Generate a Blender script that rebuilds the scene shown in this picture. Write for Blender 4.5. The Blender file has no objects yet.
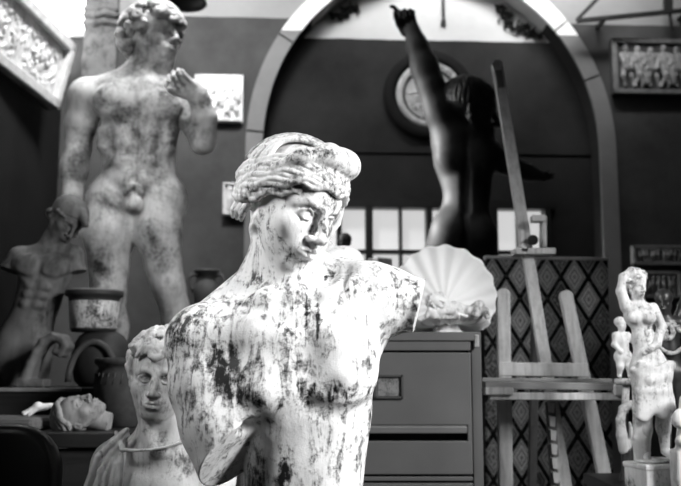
import bpy, bmesh, math, random
import numpy as np
from mathutils import Vector, Matrix

random.seed(7)
RNG = np.random.default_rng(7)
SC = bpy.context.scene
COL = SC.collection
R_ = math.radians

# ------------------------------------------------------------------ camera
CAM_Z = 1.21
FPX = 900.0
TILT = R_(8.03)
CX, CY = 340.5, 243.0


def at(px, py, Y):
    """world point at distance Y (m, along the room) seen at photo position px, py"""
    dx = (px - CX) / FPX
    dz = (CY - py) / FPX
    fy = math.cos(TILT) - dz * math.sin(TILT)
    fz = math.sin(TILT) + dz * math.cos(TILT)
    k = Y / fy
    return Vector((dx * k, Y, CAM_Z + fz * k))


# ------------------------------------------------------------------ objects
def tag(o, label=None, cat=None, group=None, kind=None):
    if label:
        o['label'] = label
    if cat:
        o['category'] = cat
    if group:
        o['group'] = group
    if kind:
        o['kind'] = kind
    return o


def empty(name, loc, label, cat, group=None, rz=0.0):
    o = bpy.data.objects.new(name, None)
    COL.objects.link(o)
    o.empty_display_size = 0.05
    o.location = loc
    o.rotation_euler = (0, 0, rz)
    tag(o, label, cat, group)
    return o


def link_mesh(name, me, mat, parent=None):
    o = bpy.data.objects.new(name, me)
    COL.objects.link(o)
    if mat is not None:
        me.materials.append(mat)
    if parent is not None:
        o.parent = parent
    return o


class MB:
    """collects shapes into one mesh"""

    def __init__(self):
        self.bm = bmesh.new()

    def box(self, c, size, rot=(0, 0, 0), bevel=0.0):
        b = bmesh.new()
        bmesh.ops.create_cube(b, size=1.0)
        bmesh.ops.scale(b, vec=Vector(size), verts=b.verts)
        if bevel > 0:
            bmesh.ops.bevel(b, geom=list(b.edges), offset=bevel, segments=2, profile=0.5, affect='EDGES')
        M = Matrix.Translation(Vector(c)) @ (Matrix.Rotation(rot[2], 4, 'Z') @ Matrix.Rotation(rot[1], 4, 'Y') @ Matrix.Rotation(rot[0], 4, 'X'))
        bmesh.ops.transform(b, matrix=M, verts=b.verts)
        self._join(b)
        return self

    def _join(self, b):
        me = bpy.data.meshes.new('tmp')
        b.to_mesh(me)
        b.free()
        self.bm.from_mesh(me)
        bpy.data.meshes.remove(me)

    def bar(self, a, b, w, d, up=(0, 0, 1), bevel=0.0):
        """rectangular bar from a to b: width w (sideways), depth d"""
        a = Vector(a)
        b = Vector(b)
        ax = (b - a)
        L = ax.length
        ax.normalize()
        side = ax.cross(Vector(up))
        if side.length < 1e-4:
            side = Vector((1, 0, 0))
        side.normalize()
        dep = side.cross(ax)
        t = bmesh.new()
        bmesh.ops.create_cube(t, size=1.0)
        bmesh.ops.scale(t, vec=Vector((w, d, L)), verts=t.verts)
        if bevel > 0:
            bmesh.ops.bevel(t, geom=list(t.edges), offset=bevel, segments=2, profile=0.5, affect='EDGES')
        M = Matrix((side, dep, ax)).transposed().to_4x4()
        M.translation = (a + b) / 2
        bmesh.ops.transform(t, matrix=M, verts=t.verts)
        if M.to_3x3().determinant() < 0:
            bmesh.ops.reverse_faces(t, faces=t.faces)
        self._join(t)
        return self

    def tube(self, pts, r, n=10):
        """round tube along pts; r a number or a list"""
        pts = [Vector(p) for p in pts]
        rs = r if isinstance(r, (list, tuple)) else [r] * len(pts)
        t = bmesh.new()
        rings = []
        nrm = None
        for i, p in enumerate(pts):
            d = (pts[min(i + 1, len(pts) - 1)] - pts[max(i - 1, 0)]).normalized()
            if nrm is None:
                nrm = d.orthogonal().normalized()
            nrm = (nrm - d * nrm.dot(d)).normalized()
            bn = d.cross(nrm)
            rings.append([t.verts.new(p + (nrm * math.cos(2 * math.pi * k / n) + bn * math.sin(2 * math.pi * k / n)) * rs[i]) for k in range(n)])
        for i in range(len(rings) - 1):
            for k in range(n):
                f = t.faces.new((rings[i][k], rings[i][(k + 1) % n], rings[i + 1][(k + 1) % n], rings[i + 1][k]))
                f.smooth = True
        t.faces.new(list(reversed(rings[0])))
        t.faces.new(rings[-1])
        self._join(t)
        return self

    def lathe(self, prof, c=(0, 0, 0), n=48, ridge=0.0, ridges=0):
        """profile [(r, z)...] spun about z at c"""
        t = bmesh.new()
        c = Vector(c)
        rings = []
        for (r, z) in prof:
            if r < 1e-5:
                rings.append([t.verts.new(c + Vector((0, 0, z)))])
            else:
                ring = []
                for k in range(n):
                    a = 2 * math.pi * k / n
                    rr = r * (1 + (ridge * math.cos(a * ridges) if ridges else 0))
                    ring.append(t.verts.new(c + Vector((rr * math.cos(a), rr * math.sin(a), z))))
                rings.append(ring)
        for i in range(len(rings) - 1):
            A, B = rings[i], rings[i + 1]
            if len(A) == 1 and len(B) == 1:
                continue
            for k in range(n):
                k2 = (k + 1) % n
                if len(A) == 1:
                    f = t.faces.new((A[0], B[k2], B[k]))
                elif len(B) == 1:
                    f = t.faces.new((A[k], A[k2], B[0]))
                else:
                    f = t.faces.new((A[k], A[k2], B[k2], B[k]))
                f.smooth = True
        bmesh.ops.recalc_face_normals(t, faces=t.faces)
        self._join(t)
        return self

    def poly(self, outline, off):
        """prism: outline (list of points) swept by vector off"""
        t = bmesh.new()
        off = Vector(off)
        A = [t.verts.new(Vector(p)) for p in outline]
        B = [t.verts.new(Vector(p) + off) for p in outline]
        t.faces.new(A)
        t.faces.new(list(reversed(B)))
        n = len(A)
        for k in range(n):
            t.faces.new((A[k], B[k], B[(k + 1) % n], A[(k + 1) % n]))
        bmesh.ops.recalc_face_normals(t, faces=t.faces)
        self._join(t)
        return self

    def xform(self, M):
        bmesh.ops.transform(self.bm, matrix=M, verts=self.bm.verts)
        return self

    def build(self, name, mat, parent=None, at_=None, smooth=None):
        me = bpy.data.meshes.new(name)
        if at_ is not None:
            bmesh.ops.translate(self.bm, vec=-Vector(at_), verts=self.bm.verts)
        self.bm.to_mesh(me)
        self.bm.free()
        o = link_mesh(name, me, mat, parent)
        if at_ is not None:
            o.location = at_
        return o


# ------------------------------------------------------------------ sculpting (signed distance fields, meshed by surface nets)
def rot3(r):
    """r = (roll about view axis, yaw about vertical, pitch about sideways), degrees; x right, y down, z away"""
    ro, ya, pi = [math.radians(a) for a in r]
    c, s = math.cos(ro), math.sin(ro)
    Rz = np.array([[c, -s, 0], [s, c, 0], [0, 0, 1.0]])
    c, s = math.cos(ya), math.sin(ya)
    Ry = np.array([[c, 0, s], [0, 1, 0], [-s, 0, c]])
    c, s = math.cos(pi), math.sin(pi)
    Rx = np.array([[1, 0, 0], [0, c, -s], [0, s, c]])
    return Rz @ Ry @ Rx


BIG = 1e3


class Sculpt:
    def __init__(self):
        self.ops = []
        self.stack = []
        self.R = np.eye(3)
        self.t = np.zeros(3)
        self.s = 1.0
        self.tstack = []

    # local frames
    def push(self, t, rot=(0, 0, 0), s=1.0, R=None):
        self.tstack.append((self.R, self.t, self.s))
        Rl = rot3(rot) if R is None else R
        self.t = self.t + self.s * (self.R @ np.array(t, float))
        self.R = self.R @ Rl
        self.s = self.s * s

    def pop(self):
        self.R, self.t, self.s = self.tstack.pop()

    def P(self, p):
        return self.t + self.s * (self.R @ np.array(p, float))

    # shapes
    def cap(self, a, b, ra, rb=None, k=0.0, sub=False):
        rb = ra if rb is None else rb
        a, b = self.P(a), self.P(b)
        ra, rb, k = ra * self.s, rb * self.s, k * self.s
        lo = np.minimum(a - ra, b - rb)
        hi = np.maximum(a + ra, b + rb)
        self.ops.append(('cap', lo, hi, k, sub, (a, b, ra, rb)))

    def ell(self, c, r, rot=(0, 0, 0), k=0.0, sub=False):
        if not hasattr(r, '__len__'):
            r = (r, r, r)
        c = self.P(c)
        r = np.array(r, float) * self.s
        k = k * self.s
        R = self.R @ rot3(rot)
        ext = np.sqrt(((R * r) ** 2).sum(1))
        self.ops.append(('ell', c - ext, c + ext, k, sub, (c, r, R)))

    def box(self, c, h, rot=(0, 0, 0), rd=0.0, k=0.0, sub=False):
        c = self.P(c)
        h = np.array(h, float) * self.s
        R = self.R @ rot3(rot)
        ext = (np.abs(R) * h).sum(1)
        self.ops.append(('box', c - ext, c + ext, k * self.s, sub, (c, h, R, rd * self.s)))

    def chain(self, pts, k=0.0, sub=False, kk=0.0):
        """pts (x, y, z, r)"""
        if kk > 0:
            self.begin()
        for p, q in zip(pts[:-1], pts[1:]):
            self.cap(p[:3], q[:3], p[3], q[3], kk if kk > 0 else k, sub and kk <= 0)
        if kk > 0:
            self.end(k, sub)

    def cut(self, c, n, k=0.0):
        n = self.R @ np.array(n, float)
        n = n / np.linalg.norm(n)
        self.ops.append(('cut', None, None, k * self.s, False, (self.P(c), n)))

    def begin(self):
        self.stack.append(self.ops)
        self.ops = []

    def end(self, k=0.0, sub=False):
        g = self.ops
        self.ops = self.stack.pop()
        if not g:
            return
        adds = [o for o in g if o[0] != 'cut' and not o[4]]
        lo = np.min([o[1] for o in adds], axis=0)
        hi = np.max([o[2] for o in adds], axis=0)
        self.ops.append(('grp', lo, hi, k * self.s, sub, g))

    # evaluation
    @staticmethod
    def _smin(a, b, k):
        if k <= 1e-6:
            return np.minimum(a, b)
        h = np.clip(0.5 + 0.5 * (b - a) / k, 0, 1)
        return b + (a - b) * h - k * h * (1 - h)

    @classmethod
    def _eval(cls, ops, X, Y, Z, vox):
        D = np.full((len(X), len(Y), len(Z)), BIG, np.float32)
        for kind, lo, hi, k, sub, dat in ops:
            if kind == 'cut':
                c, n = dat
                d = ((X - c[0]) * n[0])[:, None, None] + ((Y - c[1]) * n[1])[None, :, None] + ((Z - c[2]) * n[2])[None, None, :]
                D = -cls._smin(-D, -d.astype(np.float32), k)
                continue
            m = k + 3 * vox
            sl = []
            for A, l, h in ((X, lo[0], hi[0]), (Y, lo[1], hi[1]), (Z, lo[2], hi[2])):
                i0 = int(np.searchsorted(A, l - m))
                i1 = int(np.searchsorted(A, h + m))
                sl.append(slice(i0, i1))
            if any(s_.stop <= s_.start for s_ in sl):
                continue
            x, y, z = X[sl[0]], Y[sl[1]], Z[sl[2]]
            if kind == 'grp':
                d = cls._eval(dat, x, y, z, vox)
            else:
                x, y, z = x[:, None, None], y[None, :, None], z[None, None, :]
                if kind == 'cap':
                    a, b, ra, rb = dat
                    ab = (b - a).astype(np.float32)
                    L = float(ab @ ab) + 1e-9
                    px, py, pz = x - np.float32(a[0]), y - np.float32(a[1]), z - np.float32(a[2])
                    t = np.clip((px * ab[0] + py * ab[1] + pz * ab[2]) / np.float32(L), 0, 1)
                    d = np.sqrt((px - t * ab[0]) ** 2 + (py - t * ab[1]) ** 2 + (pz - t * ab[2]) ** 2) - (np.float32(ra) + t * np.float32(rb - ra))
                else:
                    c, r, R = dat[:3]
                    R = R.astype(np.float32)
                    px, py, pz = x - np.float32(c[0]), y - np.float32(c[1]), z - np.float32(c[2])
                    q = [px * R[0, i] + py * R[1, i] + pz * R[2, i] for i in range(3)]
                    if kind == 'ell':
                        r = r.astype(np.float32)
                        k0 = np.sqrt((q[0] / r[0]) ** 2 + (q[1] / r[1]) ** 2 + (q[2] / r[2]) ** 2)
                        k1 = np.sqrt((q[0] / r[0] ** 2) ** 2 + (q[1] / r[1] ** 2) ** 2 + (q[2] / r[2] ** 2) ** 2)
                        d = np.where(k1 < 1e-9, -r.min(), k0 * (k0 - 1) / np.maximum(k1, 1e-9))
                    else:
                        rd = np.float32(dat[3])
                        e = [np.abs(q[i]) - np.float32(r[i]) + rd for i in range(3)]
                        d = np.sqrt(sum(np.maximum(v, 0) ** 2 for v in e)) + np.minimum(np.maximum(np.maximum(e[0], e[1]), e[2]), 0) - rd
            d = d.astype(np.float32)
            S = tuple(sl)
            if sub:
                D[S] = -cls._smin(-D[S], d, k)
            else:
                D[S] = cls._smin(D[S], d, k)
        return D

    def mesh(self, name, vox, mapf, stains_shade=None, disp=None):
        adds = [o for o in self.ops if o[0] != 'cut' and not o[4]]
        lo = np.min([o[1] - 0.25 * o[3] for o in adds], axis=0) - 4 * vox
        hi = np.max([o[2] + 0.25 * o[3] for o in adds], axis=0) + 4 * vox
        X, Y, Z = [np.arange(l, h, vox).astype(np.float32) for l, h in zip(lo, hi)]
        D = self._eval(self.ops, X, Y, Z, vox)
        if disp is not None:
            D = disp(D, X, Y, Z)
        V, F = surface_nets(D, X[0], Y[0], Z[0], vox)
        W = mapf(V)
        me = bpy.data.meshes.new(name)
        me.vertices.add(len(W))
        me.vertices.foreach_set('co', W.astype(np.float32).ravel())
        me.loops.add(len(F) * 4)
        me.loops.foreach_set('vertex_index', F.astype(np.int32).ravel())
        me.polygons.add(len(F))
        me.polygons.foreach_set('loop_start', np.arange(0, len(F) * 4, 4, dtype=np.int32))
        me.polygons.foreach_set('use_smooth', np.ones(len(F), bool))
        st = np.zeros(len(V), np.float32)
        for (c, r, a) in (stains_shade or []):
            r = np.array(r if hasattr(r, '__len__') else (r, r, r), float)
            d = np.sqrt((((V - np.array(c)) / r) ** 2).sum(1))
            st += a * np.clip(1 - d, 0, 1)
        at_ = me.attributes.new('stain_shade', 'FLOAT', 'POINT')
        at_.data.foreach_set('value', st)
        me.update(calc_edges=True)
        me.validate()
        return me


def surface_nets(D, x0, y0, z0, h):
    neg = D < 0
    nx, ny, nz = D.shape
    cnt = np.zeros((nx - 1, ny - 1, nz - 1), np.int8)
    for i in (0, 1):
        for j in (0, 1):
            for k in (0, 1):
                cnt += neg[i:nx - 1 + i, j:ny - 1 + j, k:nz - 1 + k]
    ci, cj, ck = np.nonzero((cnt > 0) & (cnt < 8))
    idx = np.full(cnt.shape, -1, np.int32)
    idx[ci, cj, ck] = np.arange(len(ci))
    corner = {}
    for i in (0, 1):
        for j in (0, 1):
            for k in (0, 1):
                corner[(i, j, k)] = D[ci + i, cj + j, ck + k].astype(np.float64)
    acc = np.zeros((len(ci), 3))
    n = np.zeros(len(ci))
    keys = list(corner)
    for a in keys:
        for ax in range(3):
            if a[ax] == 0:
                b = list(a)
                b[ax] = 1
                b = tuple(b)
                da, db = corner[a], corner[b]
                m = (da < 0) != (db < 0)
                t = np.where(m, da / np.where(m, da - db, 1.0), 0)
                p = np.zeros((len(ci), 3))
                p[:] = a
                p[:, ax] += t
                acc += p * m[:, None]
                n += m
    V = acc / n[:, None] + np.stack([ci, cj, ck], 1)
    V = V * h + np.array([x0, y0, z0])
    F = []
    # x edges
    for ax in range(3):
        s0 = [slice(0, None)] * 3
        s1 = [slice(0, None)] * 3
        s0[ax] = slice(0, -1)
        s1[ax] = slice(1, None)
        A, B = neg[tuple(s0)], neg[tuple(s1)]
        ei = np.stack(np.nonzero(A != B), 1)
        o1, o2 = (ax + 1) % 3, (ax + 2) % 3
        ok = (ei[:, o1] > 0) & (ei[:, o2] > 0) & (ei[:, o1] < D.shape[o1] - 1) & (ei[:, o2] < D.shape[o2] - 1)
        ei = ei[ok]
        flip = A[tuple(ei.T)]

        def cell(d1, d2):
            c = ei.copy()
            c[:, o1] += d1
            c[:, o2] += d2
            return idx[tuple(c.T)]
        q = np.stack([cell(-1, -1), cell(0, -1), cell(0, 0), cell(-1, 0)], 1)
        q[~flip] = q[~flip][:, ::-1]
        F.append(q)
    F = np.concatenate(F)
    F = F[(F >= 0).all(1)]
    return V, F


class Frame:
    """metric frame for a sculpture standing at distance Y: its own units map to metres, top and bottom heights fitted"""

    def __init__(self, Y, px, ptop, pbot):
        self.Y = Y
        a, b = at(px, ptop, Y), at(px, pbot, Y)
        self.sz = (a.z - b.z) / (pbot - ptop)
        self.px, self.pb = px, pbot
        pm = 0.5 * (ptop + pbot)
        self.sx = (at(px + 50, pm, Y).x - at(px - 50, pm, Y).x) / 100
        self.o = at(px, pm, Y)
        self.zb = b.z

    def map(self, V, base=(0, 0, 0)):
        W = np.empty_like(V)
        W[:, 0] = self.o.x + (V[:, 0] - self.px) * self.sx - base[0]
        W[:, 1] = self.Y + V[:, 2] * self.sx - base[1]
        W[:, 2] = self.zb + (self.pb - V[:, 1]) * self.sz - base[2]
        return W

    def p(self, x, y, z=0.0):
        return Vector(self.map(np.array([[x, y, z]], float))[0])


def sculpture(S, name, vox, fr, base, mat, parent=None, stains_shade=None, disp=None):
    """mesh S in frame fr; object placed at base (world) or under parent whose location is base"""
    me = S.mesh(name, vox, lambda V: fr.map(V, base), stains_shade, disp)
    o = link_mesh(name, me, mat, parent)
    if parent is None:
        o.location = base
    return o

SKIP=set([])
# ------------------------------------------------------------------ materials (black and white photograph: greys only)
def g(v):
    return (v, v, v, 1.0)


class NT:
    def __init__(self, name):
        self.m = bpy.data.materials.new(name)
        self.m.use_nodes = True
        self.t = self.m.node_tree
        self.b = self.t.nodes['Principled BSDF']
        self.out = self.t.nodes['Material Output']
        self._tc = None

    def n(self, kind, **kw):
        nd = self.t.nodes.new(kind)
        for k_, v in kw.items():
            setattr(nd, k_, v)
        return nd

    def l(self, a, b):
        self.t.links.new(a, b)

    def tc(self, which='Object', scale=(1, 1, 1), rot=(0, 0, 0)):
        tc = self.n('ShaderNodeTexCoord')
        mp = self.n('ShaderNodeMapping')
        mp.inputs['Scale'].default_value = scale
        mp.inputs['Rotation'].default_value = rot
        self.l(tc.outputs[which], mp.inputs['Vector'])
        return mp.outputs['Vector']

    def noise(self, vec, scale, detail=5, rough=0.6, dist=0.0):
        nz = self.n('ShaderNodeTexNoise')
        nz.inputs['Scale'].default_value = scale
        nz.inputs['Detail'].default_value = detail
        nz.inputs['Roughness'].default_value = rough
        nz.inputs['Distortion'].default_value = dist
        self.l(vec, nz.inputs['Vector'])
        return nz.outputs['Fac']

    def math(self, op, a, b=None, c=None, clamp=False):
        nd = self.n('ShaderNodeMath', operation=op)
        nd.use_clamp = clamp
        for i, v in enumerate((a, b, c)):
            if v is None:
                continue
            if isinstance(v, (int, float)):
                nd.inputs[i].default_value = v
            else:
                self.l(v, nd.inputs[i])
        return nd.outputs[0]

    def ramp(self, fac, stops):
        r = self.n('ShaderNodeValToRGB')
        el = r.color_ramp.elements
        while len(el) < len(stops):
            el.new(0.5)
        for e, (p, v) in zip(el, stops):
            e.position = p
            e.color = g(v)
        self.l(fac, r.inputs['Fac'])
        return r.outputs['Color']

    def mix(self, fac, a, b):
        m = self.n('ShaderNodeMix', data_type='RGBA')
        if isinstance(fac, (int, float)):
            m.inputs[0].default_value = fac
        else:
            self.l(fac, m.inputs[0])
        for i, v in ((6, a), (7, b)):
            if isinstance(v, (int, float)):
                m.inputs[i].default_value = g(v)
            else:
                self.l(v, m.inputs[i])
        return m.outputs[2]

    def bump(self, h, strength=0.3, dist=0.01):
        b = self.n('ShaderNodeBump')
        b.inputs['Strength'].default_value = strength
        b.inputs['Distance'].default_value = dist
        self.l(h, b.inputs['Height'])
        self.l(b.outputs['Normal'], self.b.inputs['Normal'])

    def fin(self, col=None, rough=0.6, metal=0.0, spec=0.5):
        if col is not None:
            if isinstance(col, (int, float)):
                self.b.inputs['Base Color'].default_value = g(col)
            else:
                self.l(col, self.b.inputs['Base Color'])
        self.b.inputs['Roughness'].default_value = rough
        self.b.inputs['Metallic'].default_value = metal
        self.b.inputs['Specular IOR Level'].default_value = spec
        return self.m


def plain(name, v, rough=0.6, metal=0.0, spec=0.5, var=0.25, scale=12.0):
    T = NT(name)
    nz = T.noise(T.tc(), scale, 4)
    col = T.ramp(nz, [(0.3, v * (1 - var)), (0.7, min(1.0, v * (1 + var)))])
    T.bump(nz, 0.08, 0.004)
    return T.fin(col, rough, metal, spec)


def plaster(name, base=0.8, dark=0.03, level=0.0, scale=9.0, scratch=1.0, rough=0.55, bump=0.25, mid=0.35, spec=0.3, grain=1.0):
    """old plaster: chalk white, grime patches with a grain of their own plus the marks stored on the mesh, dirt and some painted shade"""
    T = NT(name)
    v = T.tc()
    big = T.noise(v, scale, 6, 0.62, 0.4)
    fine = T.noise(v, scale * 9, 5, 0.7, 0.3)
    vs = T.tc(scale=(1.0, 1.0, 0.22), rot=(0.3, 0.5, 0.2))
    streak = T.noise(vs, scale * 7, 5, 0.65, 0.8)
    at_ = T.n('ShaderNodeAttribute', attribute_name='stain_shade')
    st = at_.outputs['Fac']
    # grime amount: large patches + stored marks of dirt and shade, broken by fine grain and scratches
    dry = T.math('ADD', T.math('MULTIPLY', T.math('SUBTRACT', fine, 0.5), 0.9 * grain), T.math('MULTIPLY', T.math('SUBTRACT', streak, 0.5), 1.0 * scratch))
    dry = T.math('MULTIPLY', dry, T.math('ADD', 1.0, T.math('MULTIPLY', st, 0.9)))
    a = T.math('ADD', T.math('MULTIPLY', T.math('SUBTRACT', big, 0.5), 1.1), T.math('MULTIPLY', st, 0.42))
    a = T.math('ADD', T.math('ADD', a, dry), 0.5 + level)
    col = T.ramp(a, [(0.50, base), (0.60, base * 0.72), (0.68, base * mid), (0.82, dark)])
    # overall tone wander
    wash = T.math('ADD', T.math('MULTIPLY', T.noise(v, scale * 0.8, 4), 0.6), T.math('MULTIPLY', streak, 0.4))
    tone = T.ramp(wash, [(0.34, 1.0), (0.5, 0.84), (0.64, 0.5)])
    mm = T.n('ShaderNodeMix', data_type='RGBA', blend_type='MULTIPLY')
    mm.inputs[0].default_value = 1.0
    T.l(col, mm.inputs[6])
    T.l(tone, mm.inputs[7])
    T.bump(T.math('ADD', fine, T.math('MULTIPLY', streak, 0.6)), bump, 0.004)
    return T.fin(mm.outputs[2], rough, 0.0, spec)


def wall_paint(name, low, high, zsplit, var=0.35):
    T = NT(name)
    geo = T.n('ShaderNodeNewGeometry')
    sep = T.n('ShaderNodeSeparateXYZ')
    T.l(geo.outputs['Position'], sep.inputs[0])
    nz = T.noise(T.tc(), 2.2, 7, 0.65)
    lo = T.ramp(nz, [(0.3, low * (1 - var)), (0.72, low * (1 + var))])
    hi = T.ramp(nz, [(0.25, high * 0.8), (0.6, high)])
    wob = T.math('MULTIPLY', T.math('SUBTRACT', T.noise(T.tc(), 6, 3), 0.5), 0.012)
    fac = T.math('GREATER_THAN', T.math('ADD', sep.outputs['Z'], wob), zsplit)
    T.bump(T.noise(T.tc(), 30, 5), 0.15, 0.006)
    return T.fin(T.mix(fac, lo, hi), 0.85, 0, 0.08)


def emit(name, v, strength):
    T = NT(name)
    T.b.inputs['Base Color'].default_value = g(0.5)
    nz = T.noise(T.tc(), 1.6, 2)
    T.l(T.ramp(nz, [(0.2, v * 0.85), (0.7, v)]), T.b.inputs['Emission Color'])
    T.b.inputs['Emission Strength'].default_value = strength
    T.b.inputs['Roughness'].default_value = 0.3
    return T.m


def rug_mat():
    """woven hanging: diagonal lattice of dark bands, each lozenge with small figures"""
    T = NT('woven_hanging')
    tc = T.n('ShaderNodeTexCoord')
    sep = T.n('ShaderNodeSeparateXYZ')
    T.l(tc.outputs['Object'], sep.inputs[0])
    u = T.math('DIVIDE', sep.outputs['X'], 0.108)
    w = T.math('DIVIDE', sep.outputs['Z'], 0.175)
    p = T.math('ADD', u, w)
    q = T.math('SUBTRACT', u, w)

    def band(val, width, off=0.0):
        f = T.math('FRACT', T.math('ADD', val, 100.0 + off))
        d = T.math('ABSOLUTE', T.math('SUBTRACT', f, 0.5))
        return T.math('LESS_THAN', d, width), d
    b1, d1 = band(p, 0.085)
    b2, d2 = band(q, 0.085)
    e1, _ = band(p, 0.125)
    e2, _ = band(q, 0.125)
    # concentric lozenge inside each cell
    f1 = T.math('ABSOLUTE', T.math('SUBTRACT', T.math('FRACT', T.math('ADD', p, 100.0)), 0.0))
    c1 = T.math('ABSOLUTE', T.math('SUBTRACT', T.math('FRACT', T.math('ADD', p, 100.5)), 0.5))
    c2 = T.math('ABSOLUTE', T.math('SUBTRACT', T.math('FRACT', T.math('ADD', q, 100.5)), 0.5))
    cm = T.math('MAXIMUM', c1, c2)
    ringf = T.math('SINE', T.math('MULTIPLY', cm, 44.0))
    ring = T.math('GREATER_THAN', ringf, 0.25)
    # per cell tone
    cellv = T.n('ShaderNodeCombineXYZ')
    T.l(T.math('FLOOR', T.math('ADD', p, 100.5)), cellv.inputs[0])
    T.l(T.math('FLOOR', T.math('ADD', q, 100.5)), cellv.inputs[1])
    wn = T.n('ShaderNodeTexWhiteNoise', noise_dimensions='2D')
    T.l(cellv.outputs[0], wn.inputs['Vector'])
    cell = T.ramp(wn.outputs['Value'], [(0.0, 0.14), (0.5, 0.42), (1.0, 0.95)])
    vo = T.n('ShaderNodeTexVoronoi')
    vo.inputs['Scale'].default_value = 60
    T.l(tc.outputs['Object'], vo.inputs['Vector'])
    fig = T.math('LESS_THAN', vo.outputs['Distance'], 0.36)
    weave = T.noise(T.tc(), 160, 3, 0.7)
    col = T.mix(T.math('MULTIPLY', ring, 0.6), cell, 0.02)
    col = T.mix(T.math('MULTIPLY', fig, 0.5), col, 0.6)
    edge = T.math('MAXIMUM', e1, e2)
    col = T.mix(edge, col, 0.42)
    band_ = T.math('MAXIMUM', b1, b2)
    dots = T.mix(T.math('MULTIPLY', fig, 0.35), 0.012, 0.14)
    col = T.mix(band_, col, dots)
    mm = T.n('ShaderNodeMix', data_type='RGBA', blend_type='MULTIPLY')
    mm.inputs[0].default_value = 1.0
    T.l(col, mm.inputs[6])
    T.l(T.ramp(weave, [(0.3, 0.6), (0.65, 1.0)]), mm.inputs[7])
    T.bump(weave, 0.4, 0.004)
    return T.fin(mm.outputs[2], 0.9, 0, 0.1)


def wood(name, v, rough=0.5, stretch=(14, 14, 0.9)):
    T = NT(name)
    nz = T.noise(T.tc(scale=stretch), 4.0, 6, 0.65, 0.6)
    sp = T.noise(T.tc(), 60, 4, 0.7)
    a = T.math('ADD', T.math('MULTIPLY', nz, 0.8), T.math('MULTIPLY', sp, 0.2))
    col = T.ramp(a, [(0.3, v * 0.6), (0.5, v), (0.7, v * 1.25)])
    T.bump(a, 0.12, 0.004)
    return T.fin(col, rough, 0, 0.3)


M = {}
M['venus'] = plaster('worn_white_plaster', 0.90, 0.015, 0.025, 8.0, 1.0, 0.5, 0.3)
M['venus_hair'] = plaster('worn_plaster_hair', 0.76, 0.012, 0.03, 9.0, 0.5, 0.5, 0.3)
M['boy'] = plaster('grey_mottled_plaster', 0.74, 0.03, -0.01, 9.0, 0.6, 0.55, 0.3, 0.35, 0.3, 0.7)
M['boy_cloth'] = plaster('pale_draped_plaster', 0.9, 0.04, -0.10, 9.0, 0.8, 0.55, 0.3)
M['david'] = plaster('tall_statue_plaster', 0.70, 0.035, 0.07, 7.0, 0.1, 0.6, 0.3, 0.45, 0.3, 0.45)
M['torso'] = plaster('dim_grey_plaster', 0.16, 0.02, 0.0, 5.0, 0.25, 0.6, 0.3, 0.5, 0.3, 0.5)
M['white'] = plaster('clean_white_plaster', 0.9, 0.2, -0.16, 9.0, 0.4, 0.55, 0.2)
M['putto'] = plaster('white_cast_plaster', 0.86, 0.04, -0.04, 12.0, 0.4, 0.55, 0.2)
M['relief'] = plaster('relief_plaster', 0.75, 0.1, -0.06, 8.0, 0.3, 0.6, 0.3)
M['relief_dim'] = plaster('dark_relief_plaster', 0.30, 0.02, 0.0, 8.0, 0.4, 0.6, 0.3)
M['bronze'] = plain('dark_patinated_bronze', 0.03, 0.62, 0.0, 0.35, 0.5, 9)
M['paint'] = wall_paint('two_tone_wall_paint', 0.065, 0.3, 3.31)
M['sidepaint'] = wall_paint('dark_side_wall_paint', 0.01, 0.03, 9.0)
M['archpaint'] = wall_paint('arch_moulding_paint', 0.2, 0.85, 3.23, 0.2)
M['alcovepaint_shaded'] = wall_paint('alcove_shaded_paint', 0.022, 0.45, 3.245, 0.4)  # lower tone darker than the wall's: alcove shade put into the paint
M['reveal_shaded'] = wall_paint('alcove_reveal_shaded_paint', 0.03, 0.5, 3.31)  # dark lower tone stands for the shade inside the arch
M['floor'] = wood('dark_floorboards', 0.03, 0.5, (1, 9, 9))
M['ceil'] = plain('ceiling_plaster', 0.3, 0.8)
M['black'] = plain('black_paint', 0.012, 0.4, 0, 0.4)
M['blackmat'] = plain('black_cloth', 0.006, 0.85, 0, 0.15)
M['iron'] = plain('dark_iron', 0.02, 0.5, 0.3)
M['pane'] = emit('bright_window_glass', 1.0, 0.66)
M['skylight'] = emit('skylight_glass', 1.0, 7.0)
M['cabinet'] = plain('grey_enamelled_steel', 0.10, 0.42, 0.0, 0.5, 0.10, 5)
M['cab_dark'] = plain('cabinet_gap', 0.015, 0.6)
M['steel'] = plain('bright_steel', 0.55, 0.3, 0.7)
M['easel'] = wood('easel_beech', 0.56, 0.5)
M['easel_light'] = wood('pale_wood', 0.62, 0.5)
M['rug'] = rug_mat()
M['bench'] = wood('dark_bench_wood', 0.018, 0.45, (1, 12, 12))
M['clay'] = plain('grey_clay', 0.045, 0.75, 0, 0.3, 0.3, 30)
M['claydark'] = plain('dark_clay', 0.03, 0.6, 0, 0.4, 0.3, 14)
M['potglare'] = plaster('pot_painted_glare', 0.7, 0.01, 0.06, 14.0, 0.6, 0.35, 0.1)  # pale mottling paints the glare round the planter
M['frame_pale'] = plain('pale_plaster_frame', 0.55, 0.6, 0, 0.3, 0.2, 20)
M['relief_mid'] = plaster('greyish_relief_plaster', 0.42, 0.05, 0.0, 8.0, 0.3, 0.6, 0.3)
M['relief_dark'] = plaster('dark_ornament_plaster', 0.1, 0.02, 0.0, 8.0, 0.3, 0.6, 0.3)  # one dark mottled tone for the whole panel
M['frieze_ground'] = plain('dark_frieze_ground', 0.05, 0.7)
M['cab_light'] = plain('cabinet_handle_enamel', 0.16, 0.35, 0, 0.5, 0.1, 5)
M['card'] = plaster('label_card_paper', 0.22, 0.05, 0.03, 40, 0.5, 0.7, 0.05)
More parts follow.
